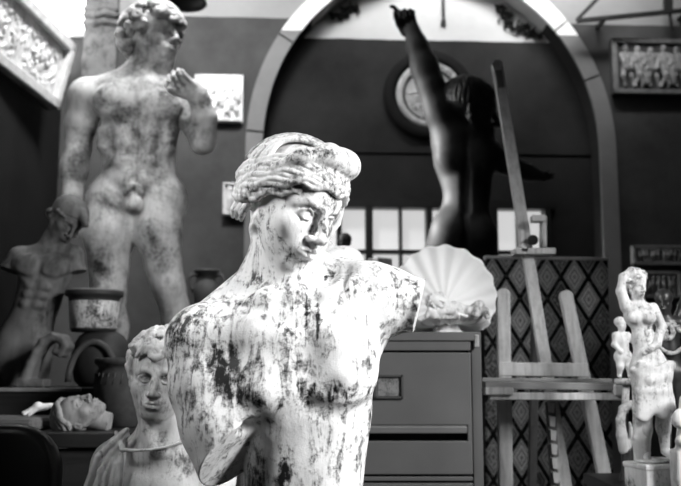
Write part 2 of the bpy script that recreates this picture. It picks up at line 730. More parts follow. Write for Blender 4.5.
M['shellwhite'] = plain('white_glazed_plaster', 0.86, 0.45, 0, 0.4, 0.05, 6)
M['easel_dark'] = wood('dark_easel_wood', 0.16, 0.5)
M['easel_tray'] = wood('tray_beech', 0.30, 0.4, (0.9, 14, 14))
M['frame_mid'] = plain('grey_moulding', 0.2, 0.55, 0, 0.3, 0.25, 25)
M['board'] = wood('grey_board', 0.13, 0.5, (1, 14, 14))
M['board_head'] = plaster('grey_old_plaster', 0.30, 0.03, -0.07, 9.0, 0.6, 0.6, 0.3)
M['leather'] = plain('black_leather', 0.008, 0.32, 0, 0.5, 0.2, 60)
M['claydark2'] = plain('dark_grey_clay', 0.07, 0.6, 0, 0.4, 0.3, 14)
M['relief_white'] = plain('white_relief_ground', 0.72, 0.6, 0, 0.3, 0.08, 8)
M['disc'] = plaster('grey_carved_plate', 0.42, 0.04, 0.02, 7.0, 0.3, 0.6, 0.3)
M['putto2'] = plaster('grey_white_cast', 0.62, 0.05, 0.0, 12.0, 0.4, 0.55, 0.2)
M['bronze_gloss'] = plain('worn_bronze', 0.045, 0.35, 0.0, 0.7, 0.6, 18)  # slightly paler, glossier bronze for the small pieces at right
M['cab_dark2'] = plain('label_frame_steel', 0.05, 0.4)

# ------------------------------------------------------------------ the room
PHI = R_(3.0)
WY = 5.2


def room(a, d, z):
    """a along the back wall, d behind its face"""
    return Vector((a * math.cos(PHI) - d * math.sin(PHI), WY + a * math.sin(PHI) + d * math.cos(PHI), z))


def on_wall(px, py, d=0.0):
    """(a, z) on the back wall (d behind its face) at photo position"""
    Y = WY + d
    for _ in range(12):
        p = at(px, py, Y)
        a = (p.x + d * math.sin(PHI)) / math.cos(PHI)
        Y = WY + a * math.sin(PHI) + d * math.cos(PHI)
    return a, p.z


AL, AR = -1.64, 2.9       # room left / right
DN = -8.0                 # room front (behind the camera)
ZC = 4.25
REC = 0.15                # alcove depth
_pts = np.array([on_wall(x_, y_, -0.03) for x_, y_ in ((619, 141), (604, 89), (565, 31), (528, 0), (248, 148), (250, 104), (268, 59), (305, 15), (320, 0))])
_sol = np.linalg.lstsq(np.c_[2 * _pts, np.ones(len(_pts))], (_pts ** 2).sum(1), rcond=None)[0]
ac, zc = float(_sol[0]), float(_sol[1])
RA = math.sqrt(_sol[2] + ac * ac + zc * zc)   # outer radius of the moulding
RI = RA - 0.10
N_ARC = 48


def arc_pts(r):
    """opening outline from floor left, over the arch, to floor right, as (a, z)"""
    pts = [(ac - r, 0.0)]
    for i in range(N_ARC + 1):
        t = math.pi - math.pi * i / N_ARC
        pts.append((ac + r * math.cos(t), zc + (r + 0.12) * math.sin(t)))
    pts.append((ac + r, 0.0))
    return pts


def struct(mb, name, mat):
    o = mb.build(name, mat)
    o['kind'] = 'structure'
    return o


def build_room():
    # back wall with the arched opening
    bm = bmesh.new()
    inner = arc_pts(RI)
    top = []
    for (a, z) in inner:
        if z <= 0.0001:
            top.append((AL - 0.2 if a < ac else AR + 0.2, 0.0))
        else:
            top.append(None)
    vin = [bm.verts.new(room(a, 0, z)) for a, z in inner]
    vback = [bm.verts.new(room(a, REC, z)) for a, z in inner]
    # outer boundary: project each inner point to the wall's rectangle
    outp = []
    for i, (a, z) in enumerate(inner):
        if i == 0:
            outp.append((AL - 0.2, 0.0))
        elif i == len(inner) - 1:
            outp.append((AR + 0.2, 0.0))
        else:
            t = math.pi - math.pi * (i - 1) / N_ARC
            cx, sz = math.cos(t), math.sin(t)
            k = 1e9
            if cx < -1e-6:
                k = min(k, (AL - 0.2 - ac) / cx)
            if cx > 1e-6:
                k = min(k, (AR + 0.2 - ac) / cx)
            if sz > 1e-6:
                k = min(k, (ZC - zc) / sz)
            outp.append((ac + cx * k, zc + sz * k))
    vout = [bm.verts.new(room(a, 0, z)) for a, z in outp]
    for i in range(len(inner) - 1):
        bm.faces.new((vin[i], vin[i + 1], vout[i + 1], vout[i]))
    # corner fills
    for sx, A in ((0, AL - 0.2), (1, AR + 0.2)):
        best = None
        for i in range(len(outp) - 1):
            p, q = outp[i], outp[i + 1]
            if (abs(p[0] - A) < 1e-6) != (abs(q[0] - A) < 1e-6) and (abs(p[1] - ZC) < 1e-6 or abs(q[1] - ZC) < 1e-6):
                best = i
        if best is not None:
            c = bm.verts.new(room(A, 0, ZC))
            bm.faces.new((vout[best], vout[best + 1], c))
    bmesh.ops.recalc_face_normals(bm, faces=bm.faces)
    mb = MB()
    mb._join(bm)
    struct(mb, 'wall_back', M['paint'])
    rv = MB()
    for i in range(len(inner) - 1):
        (a0, z0), (a1, z1) = inner[i], inner[i + 1]
        k = (RI + 0.06) / RI
        b0, y0, b1, y1 = ac + (a0 - ac) * k, zc + (z0 - zc) * k, ac + (a1 - ac) * k, zc + (z1 - zc) * k
        if i == 0:
            y0 = 0
        if i == len(inner) - 2:
            y1 = 0
        rv.poly([room(a0, 0.005, z0), room(a1, 0.005, z1), room(b1, 0.005, y1), room(b0, 0.005, y0)], room(0, REC, 0) - room(0, 0, 0))
    struct(rv, 'wall_reveal', M['reveal_shaded'])
    # moulding round the arch, in blocks with open joints
    mb = MB()
    cuts = [0.0]
    o_ = arc_pts(RA)
    i_ = arc_pts(RI)
    n = len(o_)
    joints = {2, 10, 18, 34, 38, 43}
    for i in range(n - 1):
        g0 = 0.16 if i in joints else 0.0
        p0, p1, q0, q1 = [Vector(v) for v in (o_[i], o_[i + 1], i_[i], i_[i + 1])]
        p0 = p0.lerp(p1, g0)
        q0 = q0.lerp(q1, g0)
        mb.poly([room(p0.x, -0.016, p0.y), room(p1.x, -0.016, p1.y), room(q1.x, -0.016, q1.y), room(q0.x, -0.016, q0.y)], room(0, 0.022, 0) - room(0, 0, 0))
    struct(mb, 'trim_1', M['archpaint'])
    # alcove wall with its window opening
    global WIN
    wl, wt = on_wall(292, 206, REC)
    wr, _ = on_wall(549, 212, REC)
    _, wb = on_wall(400, 330, REC)
    WIN = (wl, wr, wb, wt)
    mb = MB()
    T_ = 0.1
    for a0, a1, z0, z1 in ((ac - RA, wl, 0, ZC), (wr, ac + RA, 0, ZC), (wl, wr, 0, wb), (wl, wr, wt, ZC)):
        mb.poly([room(a0, REC, z0), room(a1, REC, z0), room(a1, REC, z1), room(a0, REC, z1)], room(0, T_, 0) - room(0, 0, 0))
    # the faint chase lines on the alcove wall
    struct(mb, 'wall_alcove', M['alcovepaint_shaded'])
    mb = MB()
    a0, z0 = on_wall(251, 152, REC)
    _, zr = on_wall(300, 147, REC)
    mb.poly([room(ac - RI, REC - 0.012, zr - 0.03), room(ac + RI, REC - 0.012, zr - 0.03), room(ac + RI, REC - 0.012, zr + 0.01), room(ac - RI, REC - 0.012, zr + 0.01)], room(0, 0.012, 0) - room(0, 0, 0))
    struct(mb, 'trim_2', M['alcovepaint_shaded'])
    # window: frame with heavy and thin bars, panes
    fr = MB()
    pn = MB()

    def bar(a0, a1, z0, z1, d0=REC - 0.03, d1=REC + 0.06):
        fr.poly([room(a0, d0, z0), room(a1, d0, z0), room(a1, d0, z1), room(a0, d0, z1)], room(0, d1 - d0, 0) - room(0, 0, 0))
    bar(wl - 0.03, wr + 0.03, wt - 0.01, wt + 0.04)
    bar(wl - 0.03, wr + 0.03, wb - 0.05, wb + 0.02)
    for px, w in ((294, 0.05), (339, 0.03), (369, 0.042), (400.5, 0.016), (429, 0.036), (458, 0.016), (493, 0.05), (519, 0.016), (547, 0.036)):
        a, _ = on_wall(px, 230, REC)
        bar(a - w / 2, a + w / 2, wb, wt)
    for py in (252, 296):
        _, z = on_wall(400, py, REC)
        bar(wl, wr, z - 0.012, z + 0.012, REC - 0.02, REC + 0.05)
    w = fr.build('window_1', M['black'])
    w['kind'] = 'structure'
    pn.poly([room(wl, REC + 0.07, wb), room(wr, REC + 0.07, wb), room(wr, REC + 0.07, wt), room(wl, REC + 0.07, wt)], room(0, 0.01, 0) - room(0, 0, 0))
    pn.build('pane', M['pane'], w)

    # other walls, floor, ceiling
    def slab(name, mat, a0, a1, d0, d1, z0, z1):
        mb = MB()
        mb.poly([room(a0, d0, z0), room(a1, d0, z0), room(a1, d1, z0), room(a0, d1, z0)], (0, 0, z1 - z0))
        return struct(mb, name, mat)
    slab('floor', M['floor'], AL - 0.3, AR + 0.3, DN - 0.2, REC + 0.2, -0.1, 0)
    slab('ceiling', M['ceil'], AL - 0.3, AR + 0.3, DN - 0.2, REC + 0.2, ZC, ZC + 0.1)
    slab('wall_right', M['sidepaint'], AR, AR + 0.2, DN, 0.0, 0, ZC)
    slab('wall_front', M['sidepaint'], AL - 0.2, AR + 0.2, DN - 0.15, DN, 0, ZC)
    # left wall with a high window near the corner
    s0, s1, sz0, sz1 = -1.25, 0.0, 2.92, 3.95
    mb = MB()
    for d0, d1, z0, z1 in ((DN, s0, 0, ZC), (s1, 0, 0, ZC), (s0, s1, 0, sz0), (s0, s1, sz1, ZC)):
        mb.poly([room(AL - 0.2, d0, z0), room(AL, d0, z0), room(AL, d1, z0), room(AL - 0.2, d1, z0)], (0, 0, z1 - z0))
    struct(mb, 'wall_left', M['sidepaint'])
    mb = MB()
    for d in (s0,):
        mb.bar(room(AL - 0.0, d, sz0), room(AL - 0.0, d, sz1), 0.05, 0.05)
    for z in (sz0, sz1):
        mb.bar(room(AL - 0.0, s0, z), room(AL - 0.0, s1, z), 0.05, 0.05)
    w = mb.build('window_2', M['frame_pale'])
    w['kind'] = 'structure'
    mb = MB()
    mb.poly([room(AL - 0.015, s0, sz0), room(AL - 0.015, s1, sz0), room(AL - 0.015, s1, sz1), room(AL - 0.015, s0, sz1)], room(0.01, 0, 0) - room(0, 0, 0))
    mb.build('pane', M['skylight'], w)


build_room()


def corner_window():
    a0, z0 = on_wall(62, 33, -0.03)
    a1, _ = on_wall(91, 20, -0.03)
    a0 = AL
    z1 = 3.95
    mb = MB()
    for a in (a1,):
        mb.bar(room(a, -0.02, z0), room(a, -0.02, z1), 0.03, 0.03)
    for z in (z0, z1):
        mb.bar(room(a0, -0.02, z), room(a1, -0.02, z), 0.03, 0.03)
    w = mb.build('window_3', M['frame_pale'])
    w['kind'] = 'structure'
    mb = MB()
    mb.poly([room(a0, -0.012, z0), room(a1, -0.012, z0), room(a1, -0.012, z1), room(a0, -0.012, z1)], room(0, 0.008, 0) - room(0, 0, 0))
    mb.build('pane', M['skylight'], w)


corner_window()


# ------------------------------------------------------------------ lights and camera
def area(name, loc, aim, size, power, sy=None, spread=180):
    L = bpy.data.lights.new(name, 'AREA')
    L.energy = power
    L.size = size
    L.spread = R_(spread)
    if sy:
        L.shape = 'RECTANGLE'
        L.size_y = sy
    o = bpy.data.objects.new(name, L)
    COL.objects.link(o)
    o.location = loc
    o.rotation_euler = (Vector(aim) - Vector(loc)).to_track_quat('-Z', 'Y').to_euler()
    return o


area('fill_ceiling_left', (-0.5, 3.72, 4.18), (-1.1, 4.4, 2.9), 0.6, 58, spread=105)  # added lamp under the closed ceiling, brightens the left relief and tall statue
area('fill_corner', room(AL + 0.25, -0.5, 2.6), (0.5, 4.4, 2.05), 0.4, 15, spread=42)  # added lamp with no window behind it, lights the dark statue's left side
area('fill_ceiling', room(0.75, -0.85, 4.2), room(0.85, 0.1, 3.6), 1.9, 28, 0.3, spread=85)  # added lamp, no opening above it; brightens the top of the arch wall
area('window_light_left', (-1.45, 1.25, 2.2), (-0.15, 1.9, 1.4), 0.45, 9, 0.8, spread=64)
area('fill_side', (-1.5, 1.9, 2.7), (-0.87, 3.9, 2.05), 0.35, 3, 0.7, spread=42)  # added narrow lamp that brightens the tall statue from the front left
area('window_light_right', (2.1, 0.6, 2.45), at(390, 320, 1.85), 0.6, 23, 1.0, spread=64)
area('fill_behind', (-0.5, -2.4, 2.6), (0.0, 3.0, 1.5), 1.2, 1.0)  # weak fill lamp added behind the camera

world = bpy.data.worlds.new('daylight')
SC.world = world
world.use_nodes = True
world.node_tree.nodes['Background'].inputs[0].default_value = g(0.8)
world.node_tree.nodes['Background'].inputs[1].default_value = 0.3

cam = bpy.data.cameras.new('camera')
co = bpy.data.objects.new('camera', cam)
COL.objects.link(co)
co.location = (0, 0, CAM_Z)
co.rotation_euler = (math.pi / 2 + TILT, 0, 0)
cam.sensor_width = 36
cam.lens = 36 * FPX / 681
cam.clip_start = 0.05
cam.dof.use_dof = True
cam.dof.focus_distance = 1.78
cam.dof.aperture_fstop = 4.5
SC.camera = co
SC.view_settings.view_transform = 'Standard'
SC.view_settings.look = 'None'
SC.view_settings.exposure = 0
SC.view_settings.gamma = 1
SC.view_settings.use_curve_mapping = False

# ------------------------------------------------------------------ heads, hands
def head(S, brow=1.0, nose=1.0, lips=1.0, jaw=1.0, ears=(1, -1), closed=False, cheek=1.0, child=False):
    """a face in head units: chin y=+1, crown y=-1, face towards -z; call inside S.push(...)"""
    E = S.ell
    C = S.cap
    E((0, -0.27, 0.10), (0.68, 0.73, 0.86))
    E((0, 0.10, -0.22), (0.56, 0.78, 0.53), k=0.15)
    E((0, -0.30, -0.36), (0.54, 0.42, 0.41), k=0.2)
    E((0, 0.58, -0.30), (0.40 * jaw, 0.36, 0.40), k=0.2)
    E((0, 0.86, -0.55), (0.17, 0.13, 0.14), k=0.18)
    for s in (-1, 1):
        C((s * 0.50 * jaw, 0.36, 0.05), (s * 0.17, 0.84, -0.46), 0.13, 0.12, k=0.16)
        E((s * 0.37, 0.26, -0.46), (0.17 * cheek, 0.17 * cheek, 0.16), (0, s * 30, 0), k=0.2)
    # sockets
    for s in (-1, 1):
        E((s * 0.25, 0.02, -0.80), (0.19, 0.115, 0.16), (s * 6, 0, 0), k=0.12, sub=True)
    # brows
    for s in (-1, 1):
        S.chain([(s * 0.07, -0.10, -0.76, 0.05), (s * 0.24, -0.155, -0.735, 0.055 * brow), (s * 0.42, -0.08, -0.58, 0.05)], k=0.09)
    # muzzle
    E((0, 0.58, -0.62), (0.25, 0.20, 0.20), k=0.15)
    # nose
    S.chain([(0, -0.16, -0.77, 0.065), (0, 0.10, -0.87, 0.068 * nose), (0, 0.33, -0.97, 0.078 * nose)], k=0.09)
    E((0, 0.36, -0.96), (0.085 * nose, 0.075, 0.09), k=0.05)
    for s in (-1, 1):
        E((s * 0.105 * nose, 0.385, -0.84), (0.068, 0.062, 0.10), (0, s * 18, 0), k=0.05)
        E((s * 0.055, 0.44, -0.885), (0.032, 0.03, 0.05), k=0.02, sub=True)
    # eyes with lids
    for s in (-1, 1):
        E((s * 0.25, 0.03, -0.595), (0.155, 0.13, 0.125), k=0.01)
        u = -0.035 if not closed else 0.05
        S.chain([(s * 0.10, 0.055, -0.70, 0.018), (s * 0.17, u, -0.735, 0.024), (s * 0.26, u - 0.02, -0.735, 0.026), (s * 0.34, u + 0.02, -0.69, 0.024), (s * 0.40, 0.06, -0.62, 0.018)], k=0.03)
        S.chain([(s * 0.11, 0.065, -0.70, 0.014), (s * 0.19, 0.112, -0.715, 0.018), (s * 0.28, 0.118, -0.705, 0.018), (s * 0.38, 0.07, -0.63, 0.014)], k=0.03)
        S.chain([(s * 0.12, -0.01, -0.735, 0.012), (s * 0.25, -0.085, -0.745, 0.012), (s * 0.38, -0.02, -0.65, 0.012)], k=0.025, sub=True)
    # mouth
    for s in (-1, 1):
        S.chain([(0, 0.568, -0.842, 0.036 * lips), (s * 0.07, 0.555, -0.835, 0.042 * lips), (s * 0.20, 0.608, -0.745, 0.018)], k=0.035)
        S.chain([(0, 0.662, -0.815, 0.052 * lips), (s * 0.08, 0.655, -0.805, 0.048 * lips), (s * 0.18, 0.618, -0.745, 0.02)], k=0.035)
    S.chain([(-0.21, 0.612, -0.775, 0.010), (-0.10, 0.605, -0.868, 0.016), (0, 0.613, -0.885, 0.016), (0.10, 0.605, -0.868, 0.016), (0.21, 0.612, -0.775, 0.010)], k=0.02, sub=True)
    E((0, 0.755, -0.80), (0.14, 0.045, 0.08), k=0.06, sub=True)
    C((0, 0.47, -0.93), (0, 0.52, -0.88), 0.022, 0.02, k=0.03, sub=True)
    for s in ears:
        S.begin()
        E((s * 0.66, 0.12, 0.10), (0.075, 0.21, 0.125), (s * -6, s * 20, 12))
        E((s * 0.63, 0.27, 0.04), (0.05, 0.08, 0.06), k=0.05)
        E((s * 0.75, 0.12, 0.06), (0.05, 0.13, 0.065), (s * -6, s * 20, 12), k=0.03, sub=True)
        S.end(k=0.03)


def ellp(d, c=(0, -0.27, 0.08), r=(0.74, 0.80, 0.92), off=1.0):
    d = np.array(d, float)
    d = d / np.linalg.norm(d)
    return np.array(c) + d * np.array(r) * off


def lock(S, d0, d1, r0, r1, n=7, wav=0.0, freq=2.0, ph=0.0, off=(1.0, 1.0), k=0.012, via=None, c=(0, -0.27, 0.08), R=(0.74, 0.80, 0.92)):
    """a lock of hair over the skull from direction d0 to d1"""
    d0, d1 = np.array(d0, float), np.array(d1, float)
    pts = []
    for i in range(n):
        t = i / (n - 1)
        if via is None:
            d = d0 * (1 - t) + d1 * t
        else:
            v = np.array(via, float)
            d = d0 * (1 - t) ** 2 + 2 * v * t * (1 - t) + d1 * t * t
        p = ellp(d, c, R, off[0] * (1 - t) + off[1] * t)
        pts.append(p)
    pts = np.array(pts)
    if wav > 0:
        tan = np.gradient(pts, axis=0)
        nr = pts - np.array(c)
        side = np.cross(tan, nr)
        side /= np.linalg.norm(side, axis=1)[:, None] + 1e-9
        t = np.linspace(0, 1, n)
        pts = pts + side * (wav * np.sin(2 * math.pi * (freq * t + ph)))[:, None]
    rs = [r0 * (1 - i / (n - 1)) + r1 * i / (n - 1) for i in range(n)]
    S.chain([(*p, r) for p, r in zip(pts, rs)], k=k)


def curls(S, n, size, region, seed=1, c=(0, -0.27, 0.08), R=(0.70, 0.77, 0.90), k=0.02):
    """short sculpted curls scattered over the skull where region(dir) is true: each a comma-shaped lock"""
    rg = np.random.default_rng(seed)
    got = []
    tries = 0
    while len(got) < n and tries < 6000:
        tries += 1
        d = rg.normal(size=3)
        d /= np.linalg.norm(d)
        if not region(d):
            continue
        if any(np.dot(d, e) > math.cos(size * 1.05) for e in got):
            continue
        got.append(d)
        a = rg.uniform(0, 2 * math.pi)
        t1 = np.cross(d, [0.3, 1, 0.2])
        t1 /= np.linalg.norm(t1)
        t2 = np.cross(d, t1)
        pts = []
        m = 6
        sg = rg.choice((-1, 1))
        for i in range(m):
            th = a + sg * i * 0.85
            rad = size * (0.62 - 0.06 * i)
            dd = d + (t1 * math.cos(th) + t2 * math.sin(th)) * rad
            p = ellp(dd, c, R, 1.0 + 0.05 * math.sin(i * 0.6))
            pts.append((*p, size * (0.36 - 0.025 * i)))
        S.chain(pts, k=k)
        S.ell(ellp(d, c, R, 1.03), size * 0.28, k=k)


def hand(S, curl=(40, 45, 50, 55), spread=7, thumb=(-50, 35), side=1, point=False):
    """right-angled little hand: wrist at origin, fingers run towards -y, palm faces -z, thumb on side*x; unit = hand length"""
    S.begin()
    S.box((0, -0.26, 0), (0.20, 0.25, 0.075), rd=0.07)
    S.cap((0, 0.10, 0), (0, -0.1, 0), 0.115, 0.12, k=0.08)
    S.ell((side * 0.13, -0.17, -0.05), (0.10, 0.17, 0.09), k=0.06)
    lens = (0.40, 0.45, 0.42, 0.33)
    xs = (0.155, 0.052, -0.052, -0.15)
    for i in range(4):
        x = side * xs[i]
        L = lens[i]
        a = math.radians(0)
        p = np.array([x, -0.48 - (0.02 if i in (1, 2) else 0), 0.0])
        r = 0.056 if i < 3 else 0.048
        pts = [(x * 0.8, -0.25, 0.0, r)]
        pts.append((*p, r))
        sp = math.radians(spread * (1.5 - i)) * side
        for j, f in enumerate((0.44, 0.32, 0.24)):
            c_ = curl[i] if not hasattr(curl[i], '__len__') else curl[i][j]
            a += math.radians(c_)
            d = np.array([math.sin(sp), -math.cos(a) * math.cos(sp), -math.sin(a)])
            p = p + d * L * f
            pts.append((*p, r * (1 - 0.09 * (j + 1))))
        S.chain(pts, k=0.012)
        S.ell((x, -0.48, 0.03), 0.052, k=0.03)
    ax, ay = math.radians(thumb[0]), math.radians(thumb[1])
    p = np.array([side * 0.15, -0.10, -0.04])
    d = np.array([side * math.sin(-ax), -math.cos(ax), -math.sin(ay)])
    d /= np.linalg.norm(d)
    q = p + d * 0.22
    d2 = d + np.array([-side * 0.35, -0.15, -0.35])
    d2 /= np.linalg.norm(d2)
    S.chain([(*p, 0.085), (*q, 0.062), (*(q + d2 * 0.16), 0.055), (*(q + d2 * 0.28 + np.array([-side * 0.02, 0, -0.02])), 0.042)], k=0.03)
    S.end(k=0.04)

# ------------------------------------------------------------------ the armless woman's bust in front
def venus():
    Y = 1.75
    fr = Frame(Y, 300, 138, 486)
    S = Sculpt()
    E, C = S.ell, S.cap
    # ---- trunk
    E((306, 335, 6), (79, 52, 46))
    E((307, 405, 6), (65, 105, 52), k=34)
    E((303, 510, 8), (58, 85, 48), k=30)
    # neck
    S.chain([(280, 215, 22, 33), (283, 262, 20, 33), (292, 302, 10, 38)], k=10)
    # trapezius, her right and left
    C((278, 268, 24), (212, 326, 12), 24, 24, k=22)
    C((306, 272, 24), (368, 288, 10), 20, 22, k=18)
    # far shoulder, raised, with the stump of the arm
    S.begin()
    S.chain([(362, 302, 4, 34), (388, 304, 0, 30), (425, 312, -6, 25), (446, 316, -8, 25)], kk=10)
    E((378, 297, 2), (36, 26, 28), (8, 0, 0), k=8)
    S.cut((419, 310, -6), (0.95, 0.24, -0.10))
    S.end(k=14)
    C((350, 328, 10), (380, 316, 6), 30, 23, k=20)
    # near shoulder and the hanging stump
    S.begin()
    S.chain([(208, 349, 0, 39), (213, 388, -6, 40), (226, 425, -14, 40), (250, 480, -26, 38)], kk=8)
    E((206, 345, 0), (39, 36, 36), k=10)
    S.cut((236, 458, -20), (0.60, 0.66, -0.45))
    S.end(k=4)
    C((226, 334, 8), (262, 340, 4), 28, 40, k=14)
    # chest: pectoral sheets, breasts, collar bones
    C((232, 338, -18), (285, 345, -34), 20, 18, k=22)
    C((372, 318, -16), (330, 340, -34), 18, 18, k=22)
    E((342, 374, -28), (31, 34, 21), k=28)
    E((268, 388, -32), (34, 34, 24), k=22)
    E((343, 380, -44), 7, k=14)
    E((268, 395, -49), 8, k=14)
    S.chain([(300, 306, -33, 4), (268, 306, -28, 5), (232, 316, -14, 5)], k=16)
    S.chain([(324, 304, -33, 4), (348, 297, -25, 5), (374, 290, -10, 5)], k=16)
    E((311, 302, -42), (10, 8, 9), k=14, sub=True)
    # cords of the neck
    C((258, 232, 6), (300, 303, -30), 9, 6, k=12)
    # grooves
    C((313, 335, -60), (312, 420, -64), 5, 6, k=12, sub=True)
    C((311, 425, -60), (309, 520, -58), 5, 5, k=14, sub=True)
    S.chain([(312, 408, -52, 5), (345, 420, -50, 6), (368, 412, -30, 5)], k=12, sub=True)
    S.chain([(310, 410, -52, 5), (275, 430, -52, 6), (250, 425, -40, 5)], k=12, sub=True)
    C((346, 272, -14), (344, 300, -38), 3, 2, k=6, sub=True)
    # casting seams on the breast bone
    # ---- head
    hc, hr, hs = (291.5, 210, -8), (11, -46, 13), 61.5
    S.push(hc, hr, hs)
    head(S, brow=0.8, nose=0.95, lips=0.95, jaw=0.96, ears=(), cheek=1.0)
    S.pop()
    S.cut((300, 548, 0), (0, 1, 0))
    base = fr.p(306, 548, 8)
    root = empty('female_bust', (base.x, base.y, 0.0), 'large worn white plaster bust of an armless woman with waved hair, in front', 'sculpture')
    stains_shade = [((372, 440, -20), (10, 60, 60), 0.4), ((345, 450, -45), (20, 50, 40), 0.25), ((398, 300, -30), (24, 22, 30), 0.25), ((308, 328, -48), (2.2, 30, 40), 1.0), ((319, 326, -48), (2.2, 30, 40), 1.0), ((196, 330, -30), 38, 0.42), ((186, 350, -20), 26, 0.3), ((230, 362, -36), (24, 44, 40), 0.5), ((246, 382, -40), (22, 26, 30), 0.5),
              ((316, 396, -48), (26, 15, 40), 0.7), ((352, 398, -50), (32, 14, 40), 0.45), ((262, 284, -10), (26, 16, 40), 0.6), ((283, 290, -30), (10, 9, 30), 0.4),
              ((330, 283, -10), (30, 9, 40), 0.5), ((288, 470, -40), (13, 46, 40), 0.75), ((318, 440, -50), (10, 50, 40), 0.4), ((372, 338, -20), (18, 28, 40), 0.4),
              ((350, 300, -30), (40, 12, 40), 0.25), ((262, 400, -60), (30, 20, 30), 0.2), ((270, 222, -30), (18, 34, 40), 0.22), ((300, 262, -50), (30, 9, 30), 0.25),
              ((322, 232, -60), (7, 18, 22), 0.5), ((296, 340, -50), (16, 30, 30), 0.3), ((280, 370, -50), (30, 12, 30), 0.3), ((176, 420, -10), (10, 60, 40), 0.4),  # first mark darkens the near side of the nose
              ((250, 310, -30), (22, 14, 30), 0.3), ((270, 480, 0), (20, 40, 40), 0.5)]
    o = sculpture(S, 'body', 1.1, fr, (base.x, base.y, 0), M['venus'], root, stains_shade)
    # ---- hair
    H = Sculpt()
    H.push(hc, hr, hs)
    HC, HR = (0, -0.29, 0.12), (0.80, 0.86, 1.0)
    kw = dict(c=HC, R=HR)
    H.begin()
    H.ell(HC, (0.735, 0.80, 0.92))
    H.cut((0, -0.34, -0.80), (0, 0.90, -0.42))     # hairline over the brow
    H.cut((0, 0.30, 0.3), (0, 1, -0.25))
    H.end(0.02)
    rg = random.Random(3)
    # waved side hair from the parting to the nape
    for s in (-1, 1):
        for i in range(8):
            u = i / 7
            d0 = (0.02 * s, -0.16 - 0.36 * u, -1.0 + 0.14 * u)
            d1 = (s * (0.92 - 0.06 * u), 0.50 - 0.42 * u, 0.42 + 0.22 * u)
            via = (s * 1.0, -0.16 - 0.36 * u, -0.70 + 0.24 * u)
            lock(H, d0, d1, 0.040, 0.055, n=17, wav=0.034, freq=3.4, ph=0.2 * i, off=(0.97, 1.03 + 0.03 * (i % 2)), via=via, k=0.01, **kw)
        for i in range(3):
            u = i / 2
            lock(H, (s * 0.62, 0.10 - 0.1 * u, -0.80), (s * 0.92, 0.66 - 0.1 * u, 0.30), 0.035, 0.055, n=11, wav=0.04, freq=2.4, ph=0.3 * i, off=(0.92, 1.02), via=(s * 1.05, 0.18 - 0.1 * u, -0.40), k=0.01, **kw)
    # loose locks by the far cheek
    for i in range(5):
        z = -0.46 + 0.09 * i
        H.chain([(0.62, -0.25 + 0.06 * i, z, 0.06), (0.69, 0.02 + 0.06 * i, z + 0.04, 0.065), (0.62, 0.26 + 0.06 * i, z + 0.05, 0.06), (0.65, 0.46 + 0.05 * i, z + 0.10, 0.05), (0.59, 0.60 + 0.04 * i, z + 0.12, 0.035)], k=0.02)
    # combed crown hair running down to the fillet
    for i in range(34):
        u = i / 33
        x0 = -0.66 + 1.2 * u
        d0 = (x0 * 0.55, -1.0, -0.50 + 0.15 * abs(x0))
        ang = math.pi * (0.0 + 0.98 * u)
        d1 = (-math.cos(ang) * 0.95, -0.20 - 0.04 * math.sin(ang), -0.12 + 1.05 * math.sin(ang))
        lock(H, d0, d1, 0.030, 0.042, n=11, wav=0.016, freq=1.6, ph=rg.random(), off=(0.99, 1.03), via=(-math.cos(ang) * 0.7, -0.95, 0.10 + 0.3 * math.sin(ang)), k=0.008, **kw)
    # locks gathered behind the ear and the low knot at the nape
    for i in range(6):
        y = -0.20 + 0.08 * i
        H.chain([(-0.76, y - 0.06, 0.26, 0.06), (-0.74, y - 0.03, 0.46, 0.078), (-0.62, y - 0.06, 0.70, 0.078), (-0.42, y - 0.02, 0.86, 0.065)], k=0.01)
    for i in range(3):
        H.chain([(-0.66, 0.24, 0.26 + 0.12 * i, 0.07), (-0.69, 0.38, 0.28 + 0.12 * i, 0.06), (-0.63, 0.50, 0.32 + 0.12 * i, 0.035)], k=0.01)
    # the broad smooth roll over the brow
    H.begin()
    H.chain([(-0.78, -0.46, -0.20, 0.06), (-0.52, -0.76, -0.44, 0.13), (-0.10, -0.92, -0.56, 0.20), (0.34, -0.90, -0.46, 0.25)], kk=0.14)
    H.ell((0.26, -0.90, -0.48), (0.40, 0.24, 0.30), (-4, -20, 0), k=0.12)
    H.end(0.03)
    H.pop()
    hst = [((318, 168, -60), (34, 8, 60), 0.5), ((285, 200, -50), (60, 6, 80), 0.3), ((250, 195, 0), (22, 30, 60), 0.25), ((270, 178, -30), (40, 6, 60), 0.4)]  # first mark paints the shade under the brow roll
    sculpture(H, 'hair', 1.0, fr, (base.x, base.y, 0), M['venus_hair'], root, hst)
    zb = base.z
    mb = MB()
    mb.lathe([(0.0, 0), (0.24, 0), (0.24, 0.05), (0.2, 0.09), (0.17, 0.14), (0.16, zb - 0.12), (0.19, zb - 0.06), (0.2, zb - 0.005), (0.0, zb - 0.005)], n=48)
    mb.build('pedestal', M['bench'], root)
    # rough mount under the trunk is the trunk's own flat foot
    return root


if 'venus' not in SKIP:
    venus()

